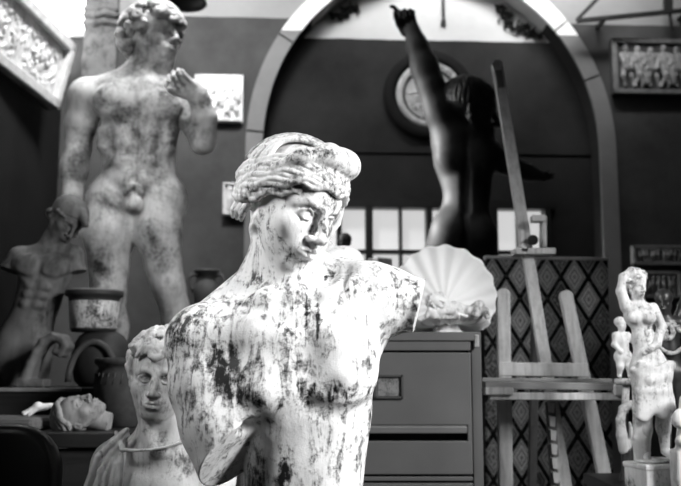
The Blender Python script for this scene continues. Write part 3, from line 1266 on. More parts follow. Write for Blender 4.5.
# ------------------------------------------------------------------ young man's bust, lower left
def boy():
    Y = 2.12
    fr = Frame(Y, 150, 326, 486)
    S = Sculpt()
    E, C = S.ell, S.cap
    hc, hr, hs = (160, 377, 0), (5, -3, 2), 43.5
    S.push(hc, hr, hs)
    head(S, brow=1.2, nose=1.0, lips=0.95, jaw=1.08, ears=(-1, 1))
    S.pop()
    S.chain([(163, 392, 14, 24), (162, 425, 14, 23), (160, 452, 14, 27)], k=9)
    C((140, 405, 6), (158, 450, -14), 6, 5, k=9)
    C((186, 405, 6), (166, 450, -14), 6, 5, k=9)
    # chest and shoulders
    E((160, 500, 18), (62, 52, 36), k=10)
    C((150, 446, 18), (118, 468, 16), 18, 20, k=14)
    C((172, 446, 18), (205, 462, 16), 18, 20, k=14)
    E((112, 482, 16), (22, 34, 26), k=12)
    E((212, 478, 16), (24, 34, 26), k=12)
    S.cut((160, 540, 0), (0, 1, 0))
    base = fr.p(160, 540, 16)
    root = empty('young_man_bust', (base.x, base.y, 0), 'grey mottled plaster bust of a young man with curly fringe, draped shoulder, behind the big bust', 'sculpture')
    root['label'] = 'grey mottled bust of a curly-haired young man with draped shoulder, lower left'
    st = [((158, 356, -40), 5, 0.8), ((162, 436, -10), 20, 0.3), ((176, 455, -20), 30, 0.25), ((150, 470, -20), 20, 0.25)]
    sculpture(S, 'body', 0.8, fr, (base.x, base.y, 0), M['boy'], root, st)
    H = Sculpt()
    H.push(hc, hr, hs)
    H.begin()
    H.ell((0, -0.33, 0.12), (0.70, 0.74, 0.88))
    H.cut((0, -0.56, -0.6), (0, 0.80, -0.60))
    H.cut((0, 0.35, 0.3), (0, 1, -0.3))
    H.end(0.02)
    curls(H, 64, 0.27, lambda d: (d[1] < -0.28 + 0.0 * d[2] and d[2] < 0.2) or (d[2] > -0.25 and d[1] < 0.35 and abs(d[0]) > 0.5) or (d[2] > 0.3 and d[1] < 0.5), seed=4, c=(0, -0.33, 0.12), R=(0.745, 0.79, 0.93))
    # fringe of forked locks on the brow
    for i in range(11):
        x = -0.60 + 0.12 * i
        w_ = 0.07 * (-1) ** (i // 2)
        H.chain([(x * 0.9, -0.80, -0.50 + 0.25 * x * x, 0.06), (x - w_ * 0.6, -0.66, -0.80 + 0.4 * x * x, 0.066), (x + w_ * 0.8, -0.54, -0.80 + 0.5 * x * x, 0.062), (x + w_ * 1.8, -0.43 - 0.06 * (i % 2), -0.78 + 0.5 * x * x, 0.04)], k=0.008)
    for s in (-1, 1):
        H.chain([(s * 0.64, -0.36, -0.30, 0.09), (s * 0.68, -0.14, -0.24, 0.09), (s * 0.64, 0.04, -0.26, 0.07), (s * 0.58, 0.12, -0.34, 0.04)], k=0.02)
    H.pop()
    sculpture(H, 'hair', 0.75, fr, (base.x, base.y, 0), M['boy'], root, [((158, 340, -20), (30, 8, 60), 0.5)])
    # cloth over the shoulder
    D = Sculpt()
    pts = [(133, 428), (122, 437), (108, 450), (98, 466), (92, 486), (88, 520)]
    D.begin()
    D.ell((116, 486, 16), (28, 40, 27))
    D.cap((140, 440, 22), (116, 466, 18), 20, 26, k=10)
    D.cut((130, 460, 0), (0.97, -0.22, 0.05), 3)
    D.end(2)
    for i, (x0, y0, x1, y1, x2, y2) in enumerate(((130, 430, 104, 456, 90, 500), (126, 436, 108, 470, 97, 525), (124, 442, 113, 476, 106, 530), (124, 446, 120, 480, 115, 530), (126, 446, 126, 478, 124, 530))):
        D.chain([(x0, y0, -10, 2.4), (0.5 * (x0 + x1), 0.5 * (y0 + y1), -14 - 0.5 * i, 3.4), (x1, y1, -14 - 1.0 * i, 3.8), (x2, y2, -15 - 1.2 * i, 4.2)], k=1.5)
    # rolled neck hem
    D.chain([(118, 433, -4, 2.0), (124, 442, -12, 2.4), (128, 449, -18, 2.6)], k=1.5)
    D.chain([(128, 449, -18, 2.2), (140, 449.5, -21, 1.6), (156, 448.5, -22, 1.4), (172, 446, -21, 1.4), (188, 440, -15, 1.6), (198, 433, -6, 2)], k=1.5)
    D.cut((160, 539, 0), (0, 1, 0))
    sculpture(D, 'drapery', 0.8, fr, (base.x, base.y, 0), M['boy_cloth'], root, None)
    mb = MB()
    zb = base.z
    mb.box((0, 0, zb / 2 - 0.01), (0.24, 0.16, zb - 0.02), bevel=0.01)
    mb.build('pedestal', M['bench'], root)


if 'boy' not in SKIP:
    boy()

# ------------------------------------------------------------------ tall male statue, left
def david():
    Y = 3.9
    fr = Frame(Y, 140, 5, 315)
    S = Sculpt()
    E, C = S.ell, S.cap
    hc, hr, hs = (149, 40, 2), (4, -58, -13), 32
    S.push(hc, hr, hs)
    head(S, brow=1.2, nose=1.05, jaw=1.05, ears=(1, -1))
    S.pop()
    S.chain([(146, 52, 6, 16), (144, 76, 5, 17), (142, 94, 4, 20)], k=8)
    C((136, 50, 6), (146, 90, -14), 6, 4, k=6)
    # trunk
    E((140, 118, 2), (41, 34, 25), k=8)
    E((139, 158, 2), (36, 42, 22), k=18)
    E((138, 192, 3), (40, 28, 24), k=16)
    C((140, 72, 6), (104, 92, 6), 13, 14, k=16)
    C((148, 72, 6), (172, 96, 6), 13, 13, k=16)
    C((136, 84, 8), (92, 96, 6), 10, 15, k=14)
    C((150, 84, 8), (182, 102, 6), 10, 14, k=14)
    # pectorals, ribs, belly
    E((118, 112, -17), (24, 17, 10), (12, 0, 0), k=6)
    E((161, 116, -17), (22, 17, 10), (-12, 0, 0), k=6)
    for i, y in enumerate((140, 153, 168)):
        E((128, y, -20), (10, 7, 4), k=6)
        E((150, y + 1, -20), (10, 7, 4), k=6)
    E((139, 188, -19), (16, 10, 7), k=6)
    for i in range(3):
        E((107, 138 + 9 * i, -9), (8, 4, 7), (25, 0, 0), k=7)
        E((169, 140 + 9 * i, -9), (7, 4, 7), (-25, 0, 0), k=7)
    C((139, 100, -26), (140, 192, -24), 2.2, 2.2, k=6, sub=True)
    S.chain([(100, 124, -20, 2), (118, 131, -26, 2.4), (139, 128, -27, 2), (160, 134, -26, 2.4), (178, 128, -18, 2)], k=5, sub=True)
    S.chain([(100, 178, -14, 2), (118, 194, -20, 2.4), (136, 206, -20, 2.4)], k=6, sub=True)
    S.chain([(176, 180, -14, 2), (160, 196, -20, 2.4), (146, 206, -20, 2.4)], k=6, sub=True)
    E((140, 101, -8), (36, 17, 14), k=14)
    C((112, 90, -8), (138, 95, -17), 2.5, 2.5, k=8)
    C((170, 94, -8), (148, 95, -17), 2.5, 2.5, k=8)
    # his right arm hanging
    S.begin()
    S.chain([(84, 98, 6, 18), (78, 125, 6, 15), (75, 150, 8, 12.5), (73, 172, 4, 13), (74, 200, -2, 9), (76, 214, -4, 8)], kk=6)
    E((82, 100, 4), (18, 19, 18), k=6)
    E((75, 168, 2), (13, 20, 12), k=5)
    S.end(5)
    S.push((77, 214, -4), (180, 20, 0), 38)
    hand(S, (25, 30, 35, 40), 5, (-35, 25), 1)
    S.pop()
    # his left arm bent up to the shoulder
    S.begin()
    S.chain([(182, 104, 4, 15), (194, 128, -4, 13), (204, 148, -10, 12)], kk=4)
    S.chain([(204, 147, -12, 13), (207, 128, -22, 12), (201, 108, -28, 9.5), (195, 100, -30, 8.5)], kk=4, k=4)
    E((208, 134, -18), (9, 18, 11), (-8, 0, 0), k=4)
    S.end(4)
    S.push((197, 106, -31), (-34, 25, 30), 46)
    hand(S, (55, 60, 55, 50), 6, (-20, 45), -1)
    S.pop()
    # legs
    S.begin()
    S.chain([(116, 204, 4, 26), (113, 235, 0, 24), (112, 270, 2, 17.5), (113, 292, 0, 16), (113, 325, 8, 17), (112, 395, 10, 9)], kk=8)
    E((104, 232, -2), (13, 36, 18), k=8)
    E((113, 290, -10), (10, 11, 9), k=5)
    E((113, 330, 14), (15, 24, 13), k=8)
    S.end(7)
    S.begin()
    S.chain([(157, 206, 4, 24), (160, 235, -2, 22), (168, 270, -6, 16), (173, 288, -6, 14.5), (182, 322, 6, 15), (194, 385, 16, 8)], kk=8)
    E((166, 234, -4), (12, 34, 16), (-10, 0, 0), k=8)
    E((172, 288, -15), (9, 10, 8), k=5)
    E((184, 326, 14), (13, 22, 12), (-8, 0, 0), k=8)
    S.end(7)
    E((104, 200, 10), (16, 20, 22), k=8)
    E((172, 202, 10), (15, 20, 22), k=8)
    # groin
    for i in range(12):
        a = i * 2.4
        E((140 + 9 * math.cos(a) * (0.4 + 0.05 * i), 199 + 4 * math.sin(a), -23), 3.4, k=1.5)
    E((136, 212, -25), (5, 7, 6), k=3)
    E((145, 212, -25), (5, 7, 6), k=3)
    C((140, 205, -28), (141, 215, -31), 3.4, 3.0, k=2)
    # feet and plinth
    S.chain([(112, 392, 10, 9), (111, 404, -4, 9), (108, 409, -22, 6)], k=5)
    S.chain([(194, 384, 16, 8), (196, 402, 6, 9), (203, 408, -12, 6)], k=5)
    base = fr.p(150, 420, 0)
    root = empty('male_statue', (base.x, base.y, 0), 'tall pale plaster statue of a standing nude man, left hand raised to his shoulder', 'statue')
    st = [((140, 175, -20), (30, 16, 30), 0.25), ((140, 200, -20), (20, 10, 20), 0.5), ((92, 150, -5), (10, 40, 30), 0.4),
          ((175, 150, 0), (10, 50, 30), 0.5), ((110, 280, -10), (20, 16, 30), 0.4), ((160, 225, -10), (14, 30, 30), 0.2), ((170, 265, -10), (14, 30, 30), 0.3)]  # tall narrow marks darken the flanks beside both arms
    sculpture(S, 'body', 1.0, fr, (base.x, base.y, 0), M['david'], root, st)
    H = Sculpt()
    H.push(hc, hr, hs)
    H.begin()
    H.ell((0, -0.32, 0.14), (0.72, 0.76, 0.90))
    H.cut((0, -0.46, -0.6), (0, 0.80, -0.60))
    H.cut((0, 0.42, 0.3), (0, 1, -0.2))
    H.end(0.02)
    curls(H, 90, 0.33, lambda d: (d[1] < -0.12 and d[2] < 0.2) or (d[2] > -0.45 and d[1] < 0.36 and abs(d[0]) > 0.4) or (d[2] > 0.2 and d[1] < 0.66), seed=9, R=(0.86, 0.90, 1.08))
    for i in range(8):
        x = -0.56 + 0.16 * i
        H.ell((x, -0.42, -0.92 + 0.45 * x * x), (0.15, 0.18, 0.15), k=0.02)
        H.ell((x + 0.08, -0.74, -0.72 + 0.4 * x * x), (0.15, 0.15, 0.14), k=0.02)
    H.pop()
    sculpture(H, 'hair', 0.8, fr, (base.x, base.y, 0), M['david'], root, [((172, 35, -10), (16, 24, 40), 0.5)])
    mb = MB()
    zb = base.z + 0.05
    mb.box((0.02, 0.0, zb - 0.05), (0.62, 0.42, 0.10), bevel=0.01)
    mb.box((0.02, 0.0, (zb - 0.1) / 2), (0.56, 0.38, zb - 0.1), bevel=0.01)
    mb.build('plinth', M['bench'], root)


if 'david' not in SKIP:
    david()


# ------------------------------------------------------------------ smaller male torso, far left
def dim_torso():
    Y = 3.25
    fr = Frame(Y, 45, 195, 372)
    S = Sculpt()
    E, C = S.ell, S.cap
    hc, hr, hs = (64, 219, 0), (26, -52, 16), 23
    S.push(hc, hr, hs)
    head(S, ears=(-1, 1))
    S.pop()
    S.chain([(56, 226, 6, 11), (50, 240, 5, 11), (47, 254, 3, 14)], k=5)
    E((44, 272, 2), (27, 24, 18), (14, 0, 0), k=6)
    E((38, 300, 2), (23, 28, 16), (14, 0, 0), k=12)
    E((28, 335, 2), (26, 30, 18), (20, 0, 0), k=12)
    C((46, 250, 5), (18, 258, 3), 8, 11, k=8)
    C((54, 248, 5), (72, 254, 3), 8, 9, k=8)
    # stumps of the arms
    S.begin()
    S.chain([(18, 258, 2, 12), (9, 274, 0, 11), (2, 290, 0, 10)], kk=3)
    S.cut((10, 271, 0), (-0.25, 0.95, -0.2))
    S.end(4)
    S.begin()
    S.chain([(72, 255, 2, 9), (77, 272, 2, 8), (80, 290, 2, 8)], kk=3)
    S.cut((76, 272, 0), (0.2, 0.97, -0.1))
    S.end(4)
    E((32, 268, -12), (15, 11, 6), (16, 0, 0), k=8)
    E((58, 269, -11), (13, 11, 6), (0, 0, 0), k=8)
    for i in range(3):
        E((36 - 2 * i, 287 + 9 * i, -12), (7, 4.5, 4), (10, 0, 0), k=3)
        E((49 - 3 * i, 288 + 9 * i, -12), (6, 4.5, 4), (10, 0, 0), k=3)
    S.chain([(18, 276, -14, 1.5), (34, 281, -18, 1.6), (46, 278, -18, 1.5), (60, 283, -16, 1.6), (70, 278, -10, 1.5)], k=4, sub=True)
    C((47, 258, -18), (32, 318, -18), 1.5, 1.5, k=5, sub=True)
    # thighs cut off above the knee
    S.chain([(18, 345, 0, 19), (8, 390, -2, 16)], k=6)
    S.chain([(38, 345, 2, 18), (34, 390, 4, 15)], k=6)
    S.cut((20, 385, 0), (0, 1, 0))
    base = fr.p(24, 384.5, 2)
    root = empty('male_torso_statue', base, 'dim grey plaster torso of a young man with bowed capped head, at far left', 'statue')
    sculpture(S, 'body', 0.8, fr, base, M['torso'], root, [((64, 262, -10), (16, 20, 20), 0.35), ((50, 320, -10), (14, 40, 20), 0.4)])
    H = Sculpt()
    H.push(hc, hr, hs)
    H.begin()
    H.ell((0, -0.36, 0.10), (0.78, 0.74, 0.94))
    H.cut((0, -0.34, -0.6), (0, 0.88, -0.46))
    H.cut((0, 0.3, 0.3), (0, 1, -0.2))
    H.end(0.02)
    H.chain([(0, -0.72, -0.62, 0.22), (0.08, -0.62, -0.98, 0.17), (0.12, -0.50, -1.26, 0.10)], k=0.12)
    H.ell((-0.1, 0.28, 0.86), (0.42, 0.30, 0.3), k=0.08)
    for i in range(10):
        a = -1.2 + 0.27 * i
        H.ell((0.76 * math.sin(a * 1.0), -0.22, -0.86 * math.cos(a) * 0.9 + 0.1), (0.14, 0.10, 0.12), k=0.03)
    H.pop()
    sculpture(H, 'cap', 0.7, fr, base, M['torso'], root)


if 'dtorso' not in SKIP:
    dim_torso()


# ------------------------------------------------------------------ dark statue with raised arm, seen from the back
def bronze():
    Y = 4.45
    fr = Frame(Y, 460, 0, 262)
    S = Sculpt()
    E, C = S.ell, S.cap
    hc, hr, hs = (469, 114, -4), (4, -96, 2), 31
    S.push(hc, hr, hs)
    head(S, brow=1.2, nose=1.1, ears=(-1, 1))
    E((0, 0.86, -0.46), (0.34, 0.34, 0.32), k=0.1)         # beard
    for i in range(10):
        a = i * 0.63
        E((0.22 * math.sin(a * 2), 0.80 + 0.09 * (i % 4), -0.52 - 0.08 * math.cos(a * 3)), 0.11, k=0.02)
    S.pop()
    S.chain([(464, 116, 4, 14), (462, 136, 4, 14), (463, 150, 4, 17)], k=7)
    # trunk from the back
    E((464, 158, 4), (31, 28, 20), (-14, 0, 0), k=8)
    E((466, 190, 2), (24, 32, 18), k=16)
    E((461, 234, 2), (31, 30, 24), (8, 0, 0), k=16)
    E((447, 238, -10), (19, 22, 16), k=10)
    E((476, 240, -8), (17, 20, 16), k=6)
    C((460, 222, -20), (462, 262, -24), 1.6, 2, k=6, sub=True)
    C((464, 140, -18), (462, 216, -16), 1.6, 1.6, k=7, sub=True)
    E((449, 158, -11), (14, 17, 8), (20, 0, 0), k=9)
    E((478, 166, -11), (13, 16, 8), (-20, 0, 0), k=9)
    C((462, 142, 4), (448, 142, 2), 14, 15, k=10)
    C((466, 144, 4), (490, 157, 2), 14, 13, k=10)
    # raised arm
    S.begin()
    S.chain([(450, 142, 0, 18), (440, 114, -3, 15), (431, 90, -6, 12.5), (425, 72, -6, 12), (418, 50, -6, 9.5), (413, 34, -6, 8)], kk=8)
    E((437, 110, -7), (11, 20, 10), (-18, 0, 0), k=8)
    E((425, 72, -6), (11.5, 18, 10), (-14, 0, 0), k=8)
    S.end(5)
    S.push((412, 38, -6), (-12, 35, 0), 44)
    hand(S, ((30, 35, 25), 85, 88, 90), 4, (-10, 35), -1)
    S.pop()
    # the other arm stretched out
    S.begin()
    S.chain([(488, 156, 2, 13), (504, 165, 4, 10), (516, 169, 6, 8), (528, 174, 4, 7.5), (541, 179, 0, 5)], kk=6)
    S.end(4)
    S.push((540, 178, 0), (100, 0, 10), 16)
    hand(S, (15, 20, 25, 30), 5, (-40, 20), -1)
    S.pop()
    # legs
    S.chain([(446, 250, 2, 22), (446, 290, 2, 19), (446, 330, 0, 14), (446, 370, 6, 13), (446, 430, 8, 8)], k=6)
    S.chain([(474, 252, 2, 20), (480, 290, 2, 18), (484, 330, 0, 13), (484, 370, 6, 12), (484, 430, 8, 8)], k=6)
    S.chain([(446, 428, 8, 8), (446, 440, 0, 8), (448, 444, 18, 6)], k=4)
    S.chain([(484, 428, 8, 8), (485, 440, 0, 8), (490, 444, 18, 6)], k=4)
    base = fr.p(466, 452, 4)
    root = empty('dark_male_statue', (base.x, base.y, 0), 'dark bearded man statue seen from behind with one arm raised and pointing up', 'statue')
    sculpture(S, 'body', 0.9, fr, (base.x, base.y, 0), M['bronze'], root)
    H = Sculpt()
    H.push(hc, hr, hs)
    H.begin()
    H.ell((0, -0.32, 0.12), (0.72, 0.74, 0.90))
    H.cut((0, -0.46, -0.6), (0, 0.80, -0.60))
    H.cut((0, 0.46, 0.3), (0, 1, -0.2))
    H.end(0.02)
    rg = random.Random(5)
    for i in range(40):
        a = -math.pi + 2 * math.pi * i / 40
        lock(H, (0.05, -1, 0.25), (math.sin(a), 0.25 if abs(a) < 2.2 else -0.35, math.cos(a)), 0.05, 0.062, n=9, wav=0.03, freq=2, ph=rg.random(), off=(0.985, 0.985), via=(math.sin(a), -0.7, math.cos(a)), k=0.02)
    H.pop()
    sculpture(H, 'hair', 0.8, fr, (base.x, base.y, 0), M['bronze'], root)
    mb = MB()
    mb.box((0, 0, (base.z + 0.03) / 2), (0.5, 0.42, base.z + 0.03), bevel=0.01)
    mb.build('plinth', M['bench'], root)


if 'bronze' not in SKIP:
    bronze()

# ------------------------------------------------------------------ small figures
def manikin(S, head_c, hs, neck, sh, el, ha, hip, kn, ft, w=1.0, hrot=(0, 0, 0), face=True, dep=0.0, k=2.0):
    """little sculpted figure: joints as (x, y, z) pairs left/right; w = thickness in units"""
    E, C = S.ell, S.cap
    S.begin()
    if face:
        S.push(head_c, hrot, hs)
        head(S, ears=())
        S.ell((0, -0.36, 0.12), (0.76, 0.76, 0.92), k=0.05)
        S.pop()
    else:
        E(head_c, (hs * 0.75, hs, hs * 0.8))
    mid = [0.5 * (a + b) for a, b in zip(sh[0], sh[1])]
    pel = [0.5 * (a + b) for a, b in zip(hip[0], hip[1])]
    wa = [0.45 * a + 0.55 * b for a, b in zip(mid, pel)]
    C(head_c, mid, 3.2 * w, 3.6 * w, k=k)
    C(sh[0], sh[1], 4.6 * w, 4.6 * w, k=k)
    up = [0.7 * a + 0.3 * b for a, b in zip(mid, pel)]
    C(up, wa, 7.6 * w, 6.2 * w, k=2 * k)
    C(wa, pel, 6.2 * w, 6.8 * w, k=2 * k)
    C(hip[0], hip[1], 6.2 * w, 6.2 * w, k=2 * k)
    for i in (0, 1):
        S.chain([(*sh[i], 4.2 * w), (*el[i], 3.0 * w), (*ha[i], 2.1 * w)], k=k)
        E(ha[i], 2.6 * w, k=k * 0.6)
        S.chain([(*hip[i], 5.8 * w), (*kn[i], 4.0 * w), (*ft[i], 2.4 * w)], k=k)
        q = [ft[i][0], ft[i][1] + 1.5 * w, ft[i][2] - 3 * w]
        C(ft[i], q, 2.3 * w, 1.9 * w, k=k * 0.6)
    S.end(k)


def rot_about(o, rz):
    o.rotation_euler = (0, 0, rz)


# ------------------------------------------------------------------ filing cabinet
def cabinet():
    Y0, Y1 = 2.6, 3.18
    xl, xr = at(296, 400, Y0).x, at(482, 400, Y0).x
    zt = at(440, 332, Y0).z
    cx = 0.5 * (xl + xr)
    W = xr - xl
    root = empty('filing_cabinet', (cx, 0.5 * (Y0 + Y1), 0), 'grey steel filing cabinet with wide drawers behind the big bust, shell on top', 'cabinet')
    D = Y1 - Y0
    mb = MB()
    t = 0.012
    mb.box((0, -0.003, zt - 0.0125), (W, D + 0.006, 0.025), bevel=0.002)
    mb.box((-W / 2 + t, 0.005, zt / 2), (0.028, D - 0.01, zt - 0.03), bevel=0.002)
    mb.box((W / 2 - t, 0.005, zt / 2), (0.028, D - 0.01, zt - 0.03), bevel=0.002)
    mb.box((0, D / 2 - 0.01, zt / 2), (W - 0.01, 0.014, zt - 0.03))
    mb.box((0, 0, 0.03), (W - 0.02, D - 0.03, 0.06))
    mb.build('body', M['cabinet'], root)
    mb = MB()
    mb.box((0, 0.02, zt / 2), (W - 0.06, D - 0.06, zt - 0.06))
    mb.build('inner_case', M['cab_dark'], root)

    def Z(py):
        return at(430, py, Y0).z
    fy = -D / 2
    dw = at(471.5, 400, Y0).x - xl - 0.030
    dx = -W / 2 + 0.030 + dw / 2
    # plain rail over the first drawer
    mb = MB()
    mb.box((dx, fy + 0.01, 0.5 * (Z(341) + Z(350.5))), (dw, 0.02, Z(341) - Z(350.5)), bevel=0.002)
    mb.build('top_rail', M['cabinet'], root)
    h = Z(352.5) - Z(474.5)
    pitch = h + 0.024
    for i in range(3):
        zt_ = Z(352.5) - i * pitch
        zb_ = max(zt_ - h, 0.07)
        if zt_ - zb_ < 0.12:
            break
        gp = MB()
        gp.box((dx, fy + 0.012, zb_ - 0.012), (dw, 0.02, 0.012), bevel=0.002)
        gp.build('divider_rail', M['cabinet'], root)
        d = MB()
        hz1 = zt_ - (Z(352.5) - Z(425))
        hz0 = zt_ - (Z(352.5) - Z(441))
        if hz0 < zb_ + 0.03:
            d.box((dx, fy + 0.008, 0.5 * (zt_ + zb_)), (dw, 0.022, zt_ - zb_), bevel=0.003)
            d.build('drawer', M['cabinet'], root)
            continue
        d.box((dx, fy + 0.008, 0.5 * (zt_ + hz1)), (dw, 0.022, zt_ - hz1), bevel=0.003)
        d.box((dx, fy + 0.008, 0.5 * (zb_ + hz0)), (dw, 0.022, hz0 - zb_), bevel=0.003)
        d.box((dx + dw / 2 - 0.006, fy + 0.008, 0.5 * (hz0 + hz1)), (0.012, 0.022, hz1 - hz0 + 0.004))
        d.box((dx - dw / 2 + 0.006, fy + 0.008, 0.5 * (hz0 + hz1)), (0.012, 0.022, hz1 - hz0 + 0.004))
        dr = d.build('drawer', M['cabinet'], root)
        hb = MB()
        hb.box((dx, fy + 0.002, hz1 - 0.011), (dw - 0.03, 0.024, 0.020), rot=(0.25, 0, 0), bevel=0.003)
        hb.build('handle', M['cab_light'], dr)
        if i < 2:
            lx = at(388.5, 386, Y0).x - cx
            lz = zt_ - (Z(352.5) - Z(386.5))
            lw, lh = 27 * Y0 / FPX, 21 * Y0 / FPX
            lb = MB()
            for sx in (-1, 1):
                lb.box((lx + sx * lw / 2, fy - 0.007, lz), (0.006, 0.010, lh + 0.006))
                lb.box((lx, fy - 0.007, lz + sx * lh / 2), (lw, 0.010, 0.006))
            lb.build('label_holder', M['cab_dark2'], dr)
            lb = MB()
            lb.box((lx + 0.003, fy - 0.0035, lz), (lw - 0.012, 0.002, lh - 0.008))
            lb.build('label_card', M['card'], dr)
    lk = MB()
    lk.box((at(476.5, 340, Y0).x - cx, fy - 0.004, Z(341)), (0.013, 0.008, 0.036), bevel=0.003)
    lk.build('lock_plate', M['steel'], root)
    return zt


CAB_Z = cabinet()


# ------------------------------------------------------------------ open scallop shell with a sleeping child
def valve(R, ribs, bowl, amp, n_t=26, n_a=210, thick=0.006, span=118):
    """fan in its own plane: x across, z up from the hinge, bowl pushes +y"""
    bm = bmesh.new()
    grid = []
    for side in (0, 1):
        g2 = []
        for i in range(n_t + 1):
            t = i / n_t
            row = []
            for j in range(n_a + 1):
                a = math.radians(-span + 2 * span * j / n_a)
                ca = math.cos(a)
                rr = R * (1.0 + 0.0 * ca) * (0.62 + 0.38 * (0.5 + 0.5 * ca)) if abs(a) > 0 else R
                wave = math.cos(a * ribs)
                r = rr * t * (1 + 0.022 * wave * t)
                dep = bowl * (math.sin(min(t, 1) * math.pi * 0.62) ** 1.0) * R - bowl * 0.25 * R * t ** 4
                y = dep + amp * R * wave * (t ** 1.1)
                row.append(bm.verts.new((r * math.sin(a), y + side * thick, r * ca)))
            g2.append(row)
        grid.append(g2)
    for s in (0, 1):
        for i in range(n_t):
            for j in range(n_a):
                q = (grid[s][i][j], grid[s][i][j + 1], grid[s][i + 1][j + 1], grid[s][i + 1][j])
                f = bm.faces.new(q if s else tuple(reversed(q)))
                f.smooth = True
    for j in range(n_a):
        bm.faces.new((grid[0][n_t][j], grid[0][n_t][j + 1], grid[1][n_t][j + 1], grid[1][n_t][j]))
    for j in (0, n_a):
        for i in range(n_t):
            bm.faces.new((grid[0][i][j], grid[0][i + 1][j], grid[1][i + 1][j], grid[1][i][j]))
    bmesh.ops.remove_doubles(bm, verts=bm.verts, dist=1e-5)
    bmesh.ops.recalc_face_normals(bm, faces=bm.faces)
    mb = MB()
    mb._join(bm)
    return mb


def shell():
    Y = 2.86
    s = Y / FPX
    hz = CAB_Z
    base = Vector((at(448, 325, Y).x, Y, hz))
    root = empty('scallop_shell', base, 'white fluted scallop shell standing open on top of the grey filing cabinet', 'shell')
    R = 0.206
    up = valve(R, 20, 0.20, 0.020)
    up.xform(Matrix.Translation((-0.006, 0.035, 0.098)) @ Matrix.Rotation(R_(4), 4, 'Y') @ Matrix.Rotation(R_(-6), 4, 'X'))
    up.build('upper_valve', M['shellwhite'], root)
    lo = valve(R * 0.78, 20, 0.30, 0.03)
    lo.xform(Matrix.Translation((0.0, 0.065, 0.066)) @ Matrix.Rotation(R_(-3), 4, 'Y') @ Matrix.Rotation(R_(80), 4, 'X') @ Matrix.Scale(-1, 4, (0, 1, 0)))
    # after the flip faces point inwards: turn them back
    bmesh.ops.recalc_face_normals(lo.bm, faces=lo.bm.faces)
    lo.build('lower_valve', M['shellwhite'], root)
    ft = MB()
    ft.lathe([(0, 0), (0.05, 0), (0.055, 0.006), (0.04, 0.016), (0.03, 0.035), (0.0, 0.036)], c=(0, 0.0, 0), n=32)
    ft.build('foot', M['shellwhite'], root)
    # sleeping child
    fr = Frame(2.79, 445, 285, 325)
    S = Sculpt()
    S.push((437, 303, -4), (-62, -18, 10), 10.5)
    head(S, child=True, closed=True)
    S.ell((0, -0.36, 0.12), (0.76, 0.78, 0.92), k=0.05)
    curls(S, 30, 0.3, lambda d: d[1] < 0.1 and d[2] > -0.5, seed=2, R=(0.78, 0.8, 0.94))
    S.pop()
    S.ell((455, 310, 2), (14, 9, 9), (8, 0, 0), k=3)
    S.ell((471, 313, 0), (9, 7.5, 8), k=4)
    S.chain([(470, 312, -5, 6), (478, 306, -9, 5), (474, 315, -13, 3.5)], k=2)
    S.chain([(472, 313, 4, 6), (484, 311, 0, 4.6), (486, 317, -6, 3)], k=2)
    S.chain([(446, 304, -6, 4), (449, 312, -12, 3.2), (438, 313, -13, 2.6)], k=2)
    S.chain([(447, 303, 6, 4), (441, 295, 2, 3.2), (433, 297, -6, 2.6)], k=2)
    for i in range(7):
        S.chain([(425 + 4 * i, 317 - 0.7 * (i % 3), -14 + i, 2.2), (428 + 4 * i, 311 + (i % 2) * 2, -15 + i, 2.6), (433 + 4 * i, 318, -13 + i, 2.2)], k=1.5)
    b = fr.p(450, 319, 0)
    o = sculpture(S, 'sleeping_child', 0.55, fr, b, M['putto'])
    tag(o, 'small white sleeping child figure curled up inside the open shell', 'figurine')


shell()


